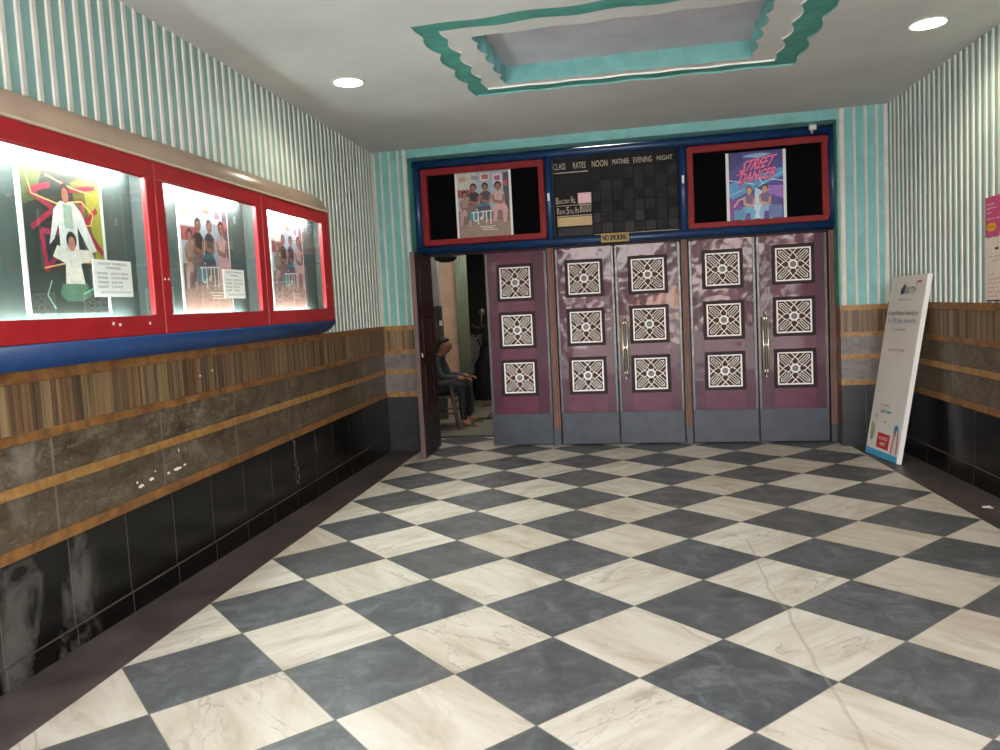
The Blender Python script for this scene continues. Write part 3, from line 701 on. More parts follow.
# lamp holder on the top rail with cable
e = empty('lamp_holder', BF((6.30, -.35, 8.60)))
h = MB(); h.tube([(6.26,-.36,8.60),(6.44,-.36,8.60)], .07, 14); h.build('holder_body', M['whitep'], e, BF, bevel=.01)
h = MB(); h.lathe((6.33,-.36,8.53), [(.03,.02),(.035,-.05),(.012,-.10),(0,-.10)], 12); h.build('holder_neck', M['cream'], e, BF)
h = MB(); h.tube([(6.42,-.36,8.61),(6.55,-.37,8.625),(6.75,-.36,8.63),(6.86,-.36,8.66),(6.88,-.36,8.50)], .014, 6); h.build('cable', M['ink'], e, BF)
tag(e, 'white bulb holder on the blue rail above the right poster case, cable running right', 'lamp holder')

# ================================================================== LIGHTBOX ON THE LEFT WALL
XB = -5.60
LB = empty('poster_lightbox', SW((XL, 1.0, 3.8)))
Y0, Y1 = -4.15, 6.34
h = MB()                                         # carcass: lining and back
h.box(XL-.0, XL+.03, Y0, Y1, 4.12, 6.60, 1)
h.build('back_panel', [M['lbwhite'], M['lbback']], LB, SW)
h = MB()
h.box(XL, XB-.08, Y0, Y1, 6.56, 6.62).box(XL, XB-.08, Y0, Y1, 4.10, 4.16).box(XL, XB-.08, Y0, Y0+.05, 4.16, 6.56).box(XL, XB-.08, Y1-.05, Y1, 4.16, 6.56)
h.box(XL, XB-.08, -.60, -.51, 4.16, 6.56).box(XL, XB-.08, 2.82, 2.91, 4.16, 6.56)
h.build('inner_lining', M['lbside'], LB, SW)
def arc(c0, c1, n, fn): return [fn(i/n) for i in range(n+1)]
prof = [(XL, 7.03)] + [(XL + .42*math.sin(t*PI/2/8) , 6.62 + .41*math.cos(t*PI/2/8)) for t in range(1, 9)] + [(XB+.02, 6.60), (XL, 6.60)]
h = MB()
def endround(prof, zc, r, y):                    # shrink profile near the far end for the rounded corner
    return prof
rows = []
for y, k_ in ((Y0, 1), (Y1-.30, 1), (Y1-.14, .93), (Y1-.04, .78), (Y1, .55)):
    rows.append([(XL+(p-XL)*(1 if q <= 6.61 else .6+.4*k_), y, 6.60+(q-6.60)*k_) for p, q in prof])
h.grid(rows, 0, True, True, True); h.build('top_cap', M['beige'], LB, SW)
h = MB(); h.box(XB-.06, XB+.035, Y0, Y1, 6.595, 6.63); h.build('cap_edging', M['cream'], LB, SW, bevel=.01)
prof = [(XL, 4.10), (XB+.02, 4.10)] + [(XL + .42*math.cos(t*PI/2/8), 4.08 - .29*math.sin(t*PI/2/8)) for t in range(0, 9)] + [(XL, 3.79)]
rows = []
for y, k_ in ((Y0, 1), (Y1-.30, 1), (Y1-.14, .93), (Y1-.04, .75), (Y1, .5)):
    rows.append([(p, y, 4.10+(q-4.10)*k_) for p, q in prof])
h = MB(); h.grid(rows, 0, True, True, True); h.build('bottom_moulding', M['blue'], LB, SW)
GL = ((-3.75, -.78), (-.33, 2.63), (3.10, 5.88))
DR = ((Y0, -.565), (-.55, 2.86), (2.875, Y1))
for (g0, g1), (a0, a1) in zip(GL, DR):
    h = MB()
    h.box(XB-.08, XB, a0, a1, 6.35, 6.60).box(XB-.08, XB, a0, a1, 4.10, 4.38).box(XB-.08, XB, a0, g0, 4.38, 6.35).box(XB-.08, XB, g1, a1, 4.38, 6.35)
    cf = h.build('case_door', M['red'], LB, SW, bevel=.02)
    h = MB(); h.box(XB-.055, XB-.045, g0, g1, 4.38, 6.35); h.build('glass_pane', M['glass'], cf, SW)
    h = MB(); h.tube([(XL+.10, g0+.05, 6.44), (XL+.10, g1-.05, 6.44)], .035, 8, 0); h.build('tube_lamp', M['tube'], LB, SW)
    h = MB(); h.tube([(XL+.11, g0+.05, 4.27), (XL+.11, g1-.05, 4.27)], .035, 8, 0); h.build('tube_lamp', M['tube2'], LB, SW)
for y, z in ((-1.75,4.29),(-1.62,4.27),(-.95,4.27),(5.99,4.9),(-.40,4.9),(-.50,4.9)):
    h = MB(); blot(h, y, z, .03, .025, XB+.002, 1, 0, 7); h.build('paint_chip', M['white'], LB, SW, fix=False)
tag(LB, 'long red-framed lightbox with three glazed poster bays on the left wall', 'lightbox')
def LP(y0, y1, z0, z1, x): return lambda u, w, d: (x + d, y0+(y1-y0)*u, z0+(z1-z0)*w)
XP = XL+.045
# bay 1: dance film
S = Sheet(LP(-2.80, -1.26, 4.45, 6.30, XP), M['white'])
S.rect(.05, 0, .96, 1, ink(44,56,50)); S.poly([(.72,1),(.96,1),(.96,.1),(.86,.3),(.80,.6)], ink(150,150,60)); S.poly([(.60,.9),(.74,.95),(.82,.6),(.86,.3),(.70,.5)], ink(96,104,50)); S.poly([(.05,1),(.3,1),(.2,.75),(.05,.7)], ink(84,100,60))
RD = ink(150,38,64)
for pts in ([(.12,.80),(.36,.86)],[(.12,.80),(.38,.70)],[(.38,.70),(.12,.56)],[(.55,.84),(.9,.9)],[(.22,.55),(.25,.28)],[(.22,.55),(.42,.54)],[(.25,.30),(.42,.42)],[(.70,.80),(.72,.5)],[(.72,.62),(.9,.74)],[(.72,.62),(.93,.42)],[(.48,.9),(.52,.6)]): S.line(pts, .045, RD, 1.2)
for pts in ([(.08,.95),(.14,.78),(.4,.74),(.7,.78),(.84,.70),(.80,.62),(.6,.60)],[(.3,.92),(.6,.86),(.85,.84)],[(.2,.3),(.45,.34),(.8,.36)]): S.line(pts, .012, ink(240,190,120,.03), 1.2)
S.poly([(.36,.70),(.44,.76),(.60,.76),(.68,.70),(.84,.44),(.76,.42),(.62,.60),(.62,.42),(.40,.42),(.40,.60),(.34,.50),(.28,.46)], ink(222,226,224)); S.rect(.47,.58,.57,.74, ink(160,190,170))
S.ell(.50,.83,.055,.055, ink(40,34,34)); S.ell(.50,.80,.042,.052, ink(165,115,90))
S.poly([(.44,.44),(.36,.46),(.30,.38),(.44,.34),(.42,.18),(.66,.18),(.62,.34),(.80,.38),(.76,.44),(.62,.44)], ink(216,214,206)); S.ell(.53,.50,.06,.06, ink(46,36,36)); S.ell(.53,.475,.04,.05, ink(176,124,100))
S.poly([(.38,.2),(.68,.2),(.72,.12),(.6,.08),(.42,.08),(.34,.13)], ink(80,120,100)); S.line([(.26,.22),(.20,.12),(.28,.03)], .01, ink(170,220,200,.03)); S.line([(.62,.13),(.78,.18),(.86,.26)], .01, ink(120,210,160,.03))
tag(S.build('film_poster', SW, SW((XP, -2.8, 4.45))), 'poster with pink strokes and a white-coated man, in the nearest lightbox bay', 'poster')
for y0, y1, w in ((.55, 2.19, 'middle'), (3.88, 5.55, 'farthest')):
    S = Sheet(LP(y0, y1, 4.42, 6.30, XP), M['white']); family_poster(S)
    tag(S.build('film_poster', SW, SW((XP, y0, 4.42))), 'poster of four seated people with a Hindi title, in the %s lightbox bay' % w, 'poster')
def notice(y0, y1, z0, z1, label):
    S = Sheet(LP(y0, y1, z0, z1, XB-.02), M['white']); K = M['ink']
    S.text('STREET DANCER 3', .12, .86, .88, .93, K); S.text('TO 30-01-2020', .30, .75, .70, .82, K)
    for i, (a, b_) in enumerate((('NOON','12.30 P.M. SHOW'),('MATINEE','3.30 P.M. SHOW'),('EVENING','6.30 P.M.'),('NIGHT','9.30 P.M.'))):
        v = .60-.12*i; S.text(a, .08, v, .34, v+.065, K); S.text(b_, .42, v, .88, v+.065, K)
    S.text('BALCONY RS. 100  STALL RS. 80', .14, .10, .90, .15, K)
    return tag(S.build('show_time_notice', SW, SW((XB, y0, z0))), label, 'notice')
# sheets stand just inside the glass of the bays
def notice_in(y0, y1, z0, z1, label, lines, film):
    S = Sheet(LP(y0, y1, z0, z1, XB-.030), M['thin']); K = M['ink']
    S.text(film, .12, .86, .88, .93, K); S.text('TIMINGS', .30, .75, .70, .82, K)
    for i, (a, b_) in enumerate(lines):
        v = .60-.12*i; S.text(a, .08, v, .34, v+.065, K); S.text(b_, .42, v, .42+.46*min(1, len(b_)/14), v+.065, K)
    S.text('BALCONY RS. 100  STALL RS. 80', .14, .10, .90, .15, K)
    return tag(S.build('show_time_notice', SW, SW((XB-.030, y0, z0))), label, 'notice')
SL = (('NOON','12.30 P.M. SHOW'),('MATINEE','3.30 P.M. SHOW'),('EVENING','6.30 P.M.'),('NIGHT','9.30 P.M.'))
notice_in(-2.01, -1.23, 4.64, 5.12, 'small white typed notice overlapping the poster in the nearest lightbox bay', SL, 'SHOW TIMINGS')
notice_in(1.28, 2.02, 4.62, 5.12, 'small white typed notice overlapping the poster in the middle lightbox bay', SL, 'SHOW TIMINGS')

# ================================================================== DOWNLIGHTS
for x, y, lb in ((-4.23, 4.3, 'round lit ceiling downlight near the left ribbed wall'), (6.62, 4.07, 'round lit ceiling downlight near the right ribbed wall')):
    z = ceil_z(x, y)
    e = empty('ceiling_downlight', (x, y, z))
    h = MB(); h.lathe((x, y, z), [(.30,0),(.335,-.015),(.33,-.035),(.285,-.03),(.28,0)], 32); h.build('trim_ring', M['whitep'], e)
    h = MB(); h.lathe((x, y, z), [(.285,-.004),(.28,-.02),(.14,-.03),(0,-.033)], 32); h.build('lens', M['lens'], e)
    tag(e, lb, 'ceiling light', 'ceiling downlights')
    L = bpy.data.lights.new('downlight', 'SPOT'); L.energy = 20; L.color = (1,.86,.62); L.spot_size = 2.7; L.spot_blend = .6; L.shadow_soft_size = .09
    o = bpy.data.objects.new('downlight_beam', L); col.objects.link(o); o.parent = e; o.location = (0,0,-.045*U)

# ================================================================== LEANING BOARD
bl, br = Vector((7.08, 9.38, .02)), Vector((7.25, 7.74, .02))
tl, tr = Vector((7.90, 9.82, 4.36)), Vector((7.86, 7.56, 4.42))
tl = bl + Vector((.62, -.26, 4.36)); tr = br + Vector((.62, -.26, 4.36))
ux_ = (br-bl); nrm_ = ux_.cross(tl-bl).normalized()
if nrm_.x > 0: nrm_ = -nrm_
def BP(u, w, d):
    a = bl.lerp(br, u); b_ = tl.lerp(tr, u); return tuple(a.lerp(b_, w) + nrm_*d)
E_ = empty('leaning_board', bl.lerp(br, .5))
h = MB(); h.grid([[BP(0,0,-.10),BP(1,0,-.10),BP(1,1,-.10),BP(0,1,-.10)],[BP(0,0,0),BP(1,0,0),BP(1,1,0),BP(0,1,0)]], 0, False, True, True)
h.build('panel', mat('board_white', (.66,.62,.58,1), .5, var=.06), E_, bevel=.01)
h = MB(); h.grid([[BP(1.002,0,-.10),BP(1.03,0,-.10),BP(1.03,1,-.10),BP(1.002,1,-.10)],[BP(1.002,0,.006),BP(1.03,0,.006),BP(1.03,1,.006),BP(1.002,1,.006)]], 0, False, True, True)
h.build('edge_trim', M['whitep'], E_)
S = Sheet(BP, M['white']); S.mb = MB(); S.mats = [ink(60,150,190)]
def flush(nm):
    S.mb.build(nm, S.mats, E_, fix=False); S.mb = MB(); S.mats = [ink(60,150,190)]
S.rect(0, 0, 1, .035, ink(60,150,190)); flush('blue_footer')
S.rect(.32,.05,.70,.135, ink(186,44,42)); S.text('ACCEPTED', .38,.098,.64,.115, M['white']); S.text('HERE', .43,.068,.59,.085, M['white']); flush('red_badge')
S.ell(.14,.13,.07,.05, ink(150,156,120)); S.ell(.11,.16,.04,.03, ink(176,160,120)); flush('printed_picture'); S.ell(.86,.17,.07,.03, ink(50,130,170)); S.line([(.84,.17),(.79,.04)], .03, ink(190,60,60)); S.line([(.89,.17),(.88,.04)], .03, ink(220,210,205)); S.line([(.93,.16),(.96,.045)], .03, ink(190,60,60)); flush('printed_picture')
S.ell(.20,.22,.02,.008, ink(120,120,120)); flush('printed_dot'); S.ell(.5,.2,.02,.006, ink(120,120,120)); flush('printed_dot')
S.text('PAYMENTS BANK', .28, .285, .60, .295, ink(130,130,135)); flush('printed_line'); S.text('UPI', .32,.245,.46,.265, ink(50,90,110)); flush('printed_line'); S.rect(.50,.25,.64,.262, ink(60,160,170)); flush('small_print')
S.text('SCAN TO PAY HERE', .26, .590, .72, .604, ink(70,70,74)); flush('printed_line')
S.text('Accepted Here', .28, .700, .68, .716, ink(80,80,84)); flush('printed_line')
S.text('for 0% fee, instantly', .10, .738, .93, .772, ink(80,120,160)); flush('printed_line'); S.text('Accept Money Instantly at', .06, .780, .95, .812, ink(34,30,30)); flush('printed_heading')
S.text('PAYTM', .50, .898, .78, .938, ink(14,24,50)); S.line([(.36,.91),(.43,.935),(.48,.94)], .03, ink(50,60,80)); S.line([(.38,.905),(.48,.915)], .015, ink(50,60,80)); S.rect(.34,.868,.45,.872, ink(60,130,160)); S.text('accepted', .48,.862,.74,.878, ink(110,170,195)); flush('printed_logo')
S.line([(.80,.962),(.80,.945)], .02, ink(150,100,60)); S.line([(.80,.962),(.93,.962)], .012, ink(150,100,60))
flush('corner_mark')
tag(E_, 'tall white printed payment board leaning against the right wall beside the doors', 'board')

# papers on the right wall
def RP(y0, y1, z0, z1, x): return lambda u, w, d: (x - d, y0-(y0-y1)*u, z0+(z1-z0)*w)
XQ = XR-.07
S = Sheet(RP(4.93, 4.0, 4.92, 5.66, XQ), M['white']); S.rect(.0,0,1,1, ink(188,70,120)); S.poly([(.55,.0),(1,.0),(1,.8),(.78,.4)], ink(222,196,214)); S.text('Accept', .08,.78,.40,.85, M['white']); S.text('payments', .08,.67,.46,.74, M['white']); S.text('here', .08,.58,.3,.63, M['white']); S.text('All in one', .1,.42,.7,.48, M['white'])
S.ell(.28,.24,.20,.11, ink(226,170,44)); S.text('FREE', .16,.21,.42,.27, ink(120,70,30))
tag(S.build('pink_flyer', ID, (XQ, 4.93, 4.92)), 'pink and yellow flyer taped on the right ribbed wall', 'flyer')
S = Sheet(RP(4.90, 3.95, 3.73, 4.90, XQ), ink(222,206,196)); R_ = ink(160,60,60); K = ink(80,70,70)
S.rect(.36,.80,.50,.84, ink(40,44,60)); S.text('Notice to all patrons', .14,.68,.80,.71, K); S.text('please read', .26,.62,.66,.65, K)
for i in range(6): S.text(('Dear patron,','no outside food','no smoking','keep it clean','ticket required','thank you')[i], .08, .40-.07*i, (.34 if i == 0 else .86), .43-.07*i, R_)
S.line([(.02,.0),(1,.0)], .02, M['ink'])
tag(S.build('wall_notice', ID, (XQ, 4.90, 3.73)), 'white printed notice with reddish lines below the pink flyer on the right wall', 'notice')
h = MB(); h.face([(7.33,3.72,.014),(7.44,3.60,.03),(7.52,3.72,.012),(7.50,3.83,.028),(7.40,3.84,.012)]).face([(7.33,3.72,.014),(7.40,3.84,.012),(7.36,3.82,.03)])
tag(h.build('paper_scrap', M['white'], None, ID, org=(7.4,3.7,.006), fix=False), 'small white scrap of paper lying on the dark floor border by the right wall', 'litter')

# ================================================================== INNER ROOM THINGS
h = MB()
n = 40; rows = []
for z in (0.05, 7.9):
    rows.append([(-5.42+.50*i/n, 19.7+.05*math.sin(i*1.7), z) for i in range(n+1)] + [(-5.42+.50*i/n, 19.76+.05*math.sin(i*1.7), z) for i in range(n, -1, -1)])
h.grid(rows, 0, True, True, True)
tag(h.build('curtain', M['green'], None, ID, org=(-5.2,19.7,.05)), 'pale green pleated curtain hanging beside the ochre wall behind the open door', 'curtain')
e = empty('ceiling_lamp', (-5.0, 16.2, 8.0))
h = MB(); h.lathe((-5.0,16.2,6.12), [(0,.16),(.12,.16),(.36,.10),(.41,.02),(.38,-.07),(.18,-.15),(0,-.16)], 28); h.build('shade', M['ink'], e)
h = MB(); h.tube([(-5.0,16.2,6.27),(-5.0,16.2,8.0)], .03, 8); h.build('stem', M['ink'], e)
h = MB(); h.lathe((-5.0,16.2,5.955), [(0,0.01),(.07,.01),(.06,-.03),(0,-.035)], 12); h.build('bulb', M['whitep'], e)
tag(e, 'dark round hanging lamp inside the dim room behind the open door', 'lamp')

# armchair
e = e_chair = empty('wooden_armchair', (-5.4, 16.4, 0))
def leg_(a, b_, r=.08):
    h = MB(); h.tube([a, b_], [r*.85, r], 8); h.build('leg', M['wood'], e)
leg_((-4.74,15.55,0), (-4.98,15.62,1.68)); leg_((-4.78,17.15,0), (-4.98,17.1,1.68)); leg_((-6.30,15.55,0), (-6.12,15.62,1.70)); leg_((-6.30,17.15,0), (-6.12,17.1,1.70))
h = MB(); h.box(-6.2,-4.9,15.6,17.1,1.10,1.18); h.build('seat', M['wood'], e, bevel=.02)
for y in (15.6, 17.12):
    h = MB(); h.box(-6.25,-4.75,y-.08,y+.08,1.68,1.75); h.build('armrest', M['wood'], e, bevel=.02)
h = MB()
for y in (15.62, 17.1): h.tube([(-6.2,y,1.1),(-6.45,y,3.0)], .05, 8)
for z in (1.9,2.3,2.7): h.box(-6.40-.12*(z-2.3),-6.34-.12*(z-2.3),15.65,17.08,z,z+.2)
h.build('backrest', M['wood'], e)
h = MB(); h.tube([(-4.82,15.57,.55),(-6.24,15.57,.55)], .03, 6); h.tube([(-4.82,17.13,.55),(-6.24,17.13,.55)], .03, 6); h.tube([(-4.87,15.58,.95),(-4.87,17.12,.95)], .03, 6)
h.build('stretcher', M['wood'], e)
tag(e, 'worn wooden armchair in which the man sits behind the open door', 'chair')

# the seated man: one skinned body
def skin_obj(name, verts, edges, radii, m, parent=None, org=(0,0,0), sub=2, root=0):
    me = bpy.data.meshes.new(name)
    me.from_pydata([tuple((Vector(v)-Vector(org))*U) for v in verts], edges, [])
    o = bpy.data.objects.new(name, me); col.objects.link(o)
    md = o.modifiers.new('skin', 'SKIN'); md.use_smooth_shade = True
    sk = me.skin_vertices[0].data if me.skin_vertices else None
    if sk is None:
        bm = bmesh.new(); bm.from_mesh(me); bm.verts.layers.skin.verify(); bm.to_mesh(me); bm.free(); sk = me.skin_vertices[0].data
    for i, r in enumerate(radii):
        rr = r if isinstance(r, tuple) else (r, r)
        sk[i].radius = (rr[0]*U, rr[1]*U); sk[i].use_root = (i == root)
    s_ = o.modifiers.new('sub', 'SUBSURF'); s_.levels = sub; s_.render_levels = sub
    dg = bpy.context.evaluated_depsgraph_get(); dg.update()
    me2 = bpy.data.meshes.new_from_object(o.evaluated_get(dg))
    o.modifiers.clear(); o.data = me2
    me2.materials.clear()
    for x_ in (m if isinstance(m, list) else [m]): me2.materials.append(x_)
    for p in me2.polygons: p.use_smooth = True
    if parent: o.parent = parent
    else: o.location = Vector(org)*U
    o['_o'] = tuple(org)
    return o
PO = (-5.75, 16.4, 1.25)
V = []; E = []; Rr = []
def add(p, r, par=None):
    V.append(p); Rr.append(r)
    if par is not None: E.append((par, len(V)-1))
    return len(V)-1
pel = add((-5.75,16.4,1.42), .36)
ab = add((-5.78,16.4,1.85), .36, pel); ch = add((-5.66,16.4,2.28), (.42,.36), ab); nk0 = add((-5.52,16.4,2.56), .20, ch)
nk = add((-5.42,16.4,2.68), .14, nk0); hd0 = add((-5.31,16.4,2.82), .25, nk); hd = add((-5.28,16.4,2.98), .32, hd0); hd1 = add((-5.30,16.4,3.12), .27, hd)
for sg in (-1, 1):
    sh = add((-5.56,16.4+sg*.48,2.38), .19, ch); el = add((-5.32,16.4+sg*.62,1.86), .135, sh); wr_ = add((-4.66,16.4+sg*.50,1.80), .085, el)
    pm = add((-4.50,16.4+sg*.48,1.77), (.10,.06), wr_)
    hp = add((-5.55,16.4+sg*.26,1.38), .29, pel); kn = add((-4.62,16.4+sg*(.42 if sg > 0 else .36),1.44), .20, hp); an = add((-4.66,16.4+sg*(.78 if sg > 0 else .42),.22), .10, kn)
    ft = add((-4.30,16.4+sg*(.80 if sg > 0 else .44),.10), (.12,.07), an)
man = skin_obj('person', V, E, Rr, [M['skin'], M['shirt'], M['trou'], M['hair']], None, PO, 2, 0)
# colour the continuous body by region (clothes follow it exactly)
for p in man.data.polygons:
    c_ = p.center/U + Vector(PO)
    x, y, z = c_
    hdv = Vector((x+5.27, y-16.4, z-2.98))
    if z > 2.62 and x > -5.62:
        p.material_index = 3 if (.8*(z-2.97) - .6*(x+5.27)) > .07 and z > 2.78 else 0
    elif x > -4.72 and z > 1.62 and z < 2.1: p.material_index = 0
    elif z < .26: p.material_index = 0
    elif z < 1.60 and not (x < -5.3 and z > 1.55): p.material_index = 2
    else: p.material_index = 1
h = MB(); nu, nv = 20, 12                     # hair: a cap over crown and back of the head
for i in range(nv):
    for k_ in range(nu):
        q = []
        for a_, b_ in ((i, k_), (i, k_+1), (i+1, k_+1), (i+1, k_)):
            t_, f_ = PI*a_/nv, 2*PI*b_/nu
            q.append((.29*math.sin(t_)*math.cos(f_), .25*math.sin(t_)*math.sin(f_), .27*math.cos(t_)))
        if sum(.75*p_[2] - .66*p_[0] for p_ in q)/4 > .035: h.face([(-5.29+p_[0], 16.4+p_[1], 3.0+p_[2]) for p_ in q], 0, True)
ho = h.build('hair', M['hair'], man); sd = ho.modifiers.new('thick', 'SOLIDIFY'); sd.thickness = .02*U
# fingers
def fingers(sg):
    y0 = 16.4+sg*.48
    for i in range(4):
        yy = y0 + (i-1.5)*.055; Ln = (.17,.20,.19,.15)[i]
        yield [(-4.46, yy, 1.77), (-4.46+Ln*.6, yy, 1.76), (-4.46+Ln, yy, 1.71), (-4.46+Ln*1.15, yy, 1.65)]
    yield [(-4.58, y0-sg*.09, 1.78), (-4.48, y0-sg*.14, 1.76), (-4.40, y0-sg*.15, 1.73)]
for sg in (-1, 1):
    h = MB()
    for pts in fingers(sg): h.tube(pts, [.027,.026,.024,.018][:len(pts)], 8)
    h.build('hand', M['skin'], man)
h = MB()
for sg in (-1, 1): h.lathe((-5.29,16.4+sg*.235,2.95), [(0,.03*1),(.04,.03),(.055,0),(.04,-.03),(0,-.03)], 10, 0, 'y'); h.build('ear', M['skin'], man); h = MB()
h.lathe((-5.02,16.4,2.90), [(0,.05),(.03,.02),(.045,-.03),(.02,-.06),(0,-.065)], 10)
h.build('nose', M['skin'], man)
for sg in (-1, 1):
    h = MB()
    y0 = 16.4+sg*(.80 if sg > 0 else .44)
    h.grid([[(-4.5+.30*math.cos(t*PI/8)-.0+.08, y0+.12*math.sin(t*PI/8), z) for t in range(16)] for z in (.008,.05)], 0, False, True, True)
    h.tube([(-4.34,y0-.11,.05),(-4.32,y0,.17),(-4.34,y0+.11,.05)], .02, 6)
    h.build('sandal', M['sandal'], man)
for o_ in (man, e_chair): o_.location.x += .02*U
tag(man, 'man in grey shirt and dark trousers sitting bent forward behind the open door', 'person')
# sandals on the floor and covered bulk
def slipper(x, y, rz, label, c):
    h = MB(); ca, sa = math.cos(rz), math.sin(rz)
    R_ = lambda a, b_, z: (x+a*ca-b_*sa, y+a*sa+b_*ca, z)
    pts = [(.36*math.cos(t*PI/8), .13*math.sin(t*PI/8)*(1+.25*math.cos(t*PI/8))) for t in range(16)]
    h.grid([[R_(a, b_, z) for a, b_ in pts] for z in (.004,.06)], 0, False, True, True)
    e = empty('slipper', (x, y, 0)); h.build('sole', c, e)
    h = MB(); h.tube([R_(.0,-.14,.05),R_(.10,-.07,.19),R_(.18,0,.20),R_(.10,.07,.19),R_(.0,.14,.05)], .03, 8); h.build('strap', c, e)
    tag(e, label, 'slipper')
slipper(-4.85, 22.2, 1.2, 'brown slipper lying farther back on the inner room floor', mat('slipper_brown', (.16,.08,.04,1), .5))
slipper(-4.05, 17.9, .1, 'flat dark slipper lying just right of the man\'s feet', M['ink'])
e = empty('covered_bulk', (-5.3, 25.2, 0))
h = MB(); random.seed(5); rows = []
for z, r in ((0,.95),(.6,.98),(1.3,.95),(1.7,.85),(2.1,.7),(2.4,.62),(2.6,.4),(2.68,.01)):
    rows.append([(-5.25+.62*r*math.cos(a*2*PI/20)*(1+random.uniform(-.07,.07)) + .12*(z > 2), 25.2+.8*r*math.sin(a*2*PI/20), z) for a in range(20)])
h.grid(rows, 0, True, True, False); h.build('dark_cover', mat('dark_cloth', (.006,.006,.007,1), .8), e)
h = MB(); h.tube([(-5.75,24.2,3.2),(-5.5,24.2,2.95),(-5.1,24.2,3.05),(-4.9,24.2,3.5)], .05, 8); h.tube([(-5.5,24.2,3.1),(-5.2,24.2,3.6),(-5.15,24.2,4.1)], .045, 8); h.tube([(-5.7,24.3,3.6),(-5.4,24.3,3.45),(-5.1,24.3,3.55)], .05, 8)
h.lathe((-5.15,24.2,4.2), [(0,.04),(.14,.03),(.16,0),(.14,-.03),(0,-.04)], 14, 0, 'y')
h.build('handlebar', mat('tarnished_metal', (.24,.19,.13,1), .4, metal=.6), e)
h = MB(); h.tube([(-5.5,24.2,3.1),(-5.3,24.9,2.3)], .04, 8); h.build('stem', M['ink'], e)
tag(e, 'dark cloth-covered bulk with a curved tarnished bar at the back of the inner room', 'covered object')

# ================================================================== LIGHT, WORLD, CAMERA
def area(name, loc, rot, sx, sy, energy, colr):
    L = bpy.data.lights.new(name, 'AREA'); L.shape = 'RECTANGLE'; L.size = sx*U; L.size_y = sy*U; L.energy = energy; L.color = colr
    o = bpy.data.objects.new(name, L); col.objects.link(o); o.location = Vector(loc)*U; o.rotation_euler = rot; return o
p = area('street_opening_portal', (1, YN-.35, 4.2), (math.radians(90), 0, 0), 14.4, 8.6, 1, (1,1,1))
p.data.cycles.is_portal = True
p2 = area('inner_room_fill', (-4.2, 18.0, 7.9), (0, 0, 0), 2.0, 5.0, 13, (1,.95,.88))  # added fill light that brightens the inner room, stands for no real source
SL_ = bpy.data.lights.new('sun', 'SUN'); SL_.energy = 14; SL_.angle = .01; SL_.color = (1,.95,.86)
so = bpy.data.objects.new('sun', SL_); col.objects.link(so); so.rotation_euler = (math.radians(-38), 0, math.radians(8))
w = bpy.data.worlds.new('World'); bpy.context.scene.world = w; w.use_nodes = True; nt = w.node_tree
bg = nt.nodes['Background']
tc = nt.nodes.new('ShaderNodeTexCoord'); sp = nt.nodes.new('ShaderNodeSeparateXYZ'); nt.links.new(tc.outputs['Generated'], sp.inputs[0])
mp = nt.nodes.new('ShaderNodeMapping'); mp.inputs['Scale'].default_value = (9, 9, 16); nt.links.new(tc.outputs['Generated'], mp.inputs[0])
ns = nt.nodes.new('ShaderNodeTexNoise'); ns.inputs['Scale'].default_value = 1.6; ns.inputs['Detail'].default_value = 4; nt.links.new(mp.outputs[0], ns.inputs['Vector'])
cr = nt.nodes.new('ShaderNodeValToRGB'); nt.links.new(ns.outputs['Fac'], cr.inputs[0])
cr.color_ramp.elements[0].position = .47; cr.color_ramp.elements[0].color = (.12,.11,.10,1)
cr.color_ramp.elements[1].position = .56; cr.color_ramp.elements[1].color = (2.6,2.45,2.3,1)
r2 = nt.nodes.new('ShaderNodeValToRGB'); nt.links.new(sp.outputs[2], r2.inputs[0])
r2.color_ramp.elements[0].position = .12; r2.color_ramp.elements[0].color = (0,0,0,1)
r2.color_ramp.elements[1].position = .3; r2.color_ramp.elements[1].color = (1,1,1,1)
mx = nt.nodes.new('ShaderNodeMix'); mx.data_type = 'RGBA'
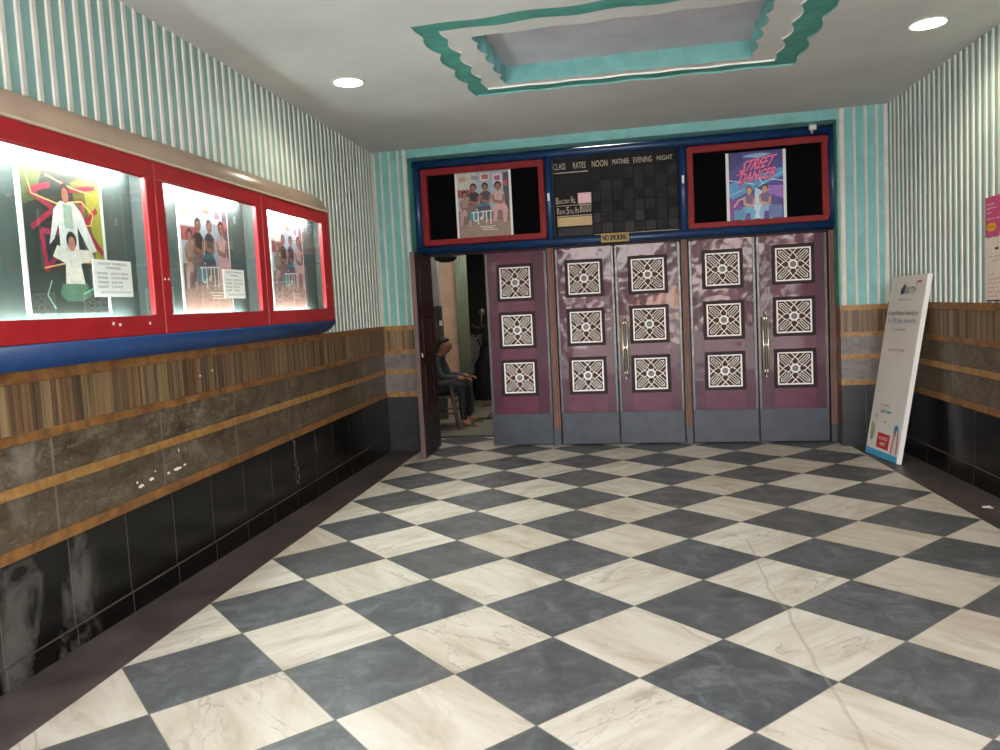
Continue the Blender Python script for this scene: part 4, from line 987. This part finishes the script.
nt.links.new(r2.outputs[0], mx.inputs[0]); nt.links.new(cr.outputs[0], mx.inputs[6]); mx.inputs[7].default_value = (1.0,1.05,1.15,1)
n3 = nt.nodes.new('ShaderNodeTexNoise'); n3.inputs['Scale'].default_value = 2.3; nt.links.new(mp.outputs[0], n3.inputs['Vector'])
c3 = nt.nodes.new('ShaderNodeValToRGB'); nt.links.new(n3.outputs['Fac'], c3.inputs[0])
c3.color_ramp.elements[0].position = .62; c3.color_ramp.elements[0].color = (1,1,1,1); c3.color_ramp.elements[1].position = .66; c3.color_ramp.elements[1].color = (1.2,.62,.28,1)
m3 = nt.nodes.new('ShaderNodeMix'); m3.data_type = 'RGBA'; m3.blend_type = 'MULTIPLY'; m3.inputs[0].default_value = 1
nt.links.new(cr.outputs[0], m3.inputs[6]); nt.links.new(c3.outputs[0], m3.inputs[7]); nt.links.new(m3.outputs[2], mx.inputs[6])
nt.links.new(mx.outputs[2], bg.inputs[0]); bg.inputs[1].default_value = 4.0

cam = bpy.data.cameras.new('camera'); co = bpy.data.objects.new('camera', cam); col.objects.link(co)
a, b, c = 0.150169, -0.074878, 0.050981
Rz = Matrix(((math.cos(a),-math.sin(a),0),(math.sin(a),math.cos(a),0),(0,0,1)))
Rx = Matrix(((1,0,0),(0,math.cos(b),-math.sin(b)),(0,math.sin(b),math.cos(b))))
Rr_ = Matrix(((math.cos(c),0,math.sin(c)),(0,1,0),(-math.sin(c),0,math.cos(c))))
Mx = Rz @ Rx @ Rr_
cm = Matrix((Mx.col[0], Mx.col[2], -Mx.col[1])).transposed().to_4x4()
cm.translation = Vector((0.8659, -10.9025, 3.8742))*U
co.matrix_world = cm
cam.sensor_width = 36; cam.lens = 36*761.16/1000; cam.clip_start = .02; cam.clip_end = 200
sc = bpy.context.scene; sc.camera = co
sc.view_settings.view_transform = 'Standard'; sc.view_settings.look = 'None'; sc.view_settings.gamma = 1; sc.view_settings.exposure = 1.12
sc.view_settings.use_curve_mapping = False
for o in bpy.data.objects:
    if '_o' in o: del o['_o']
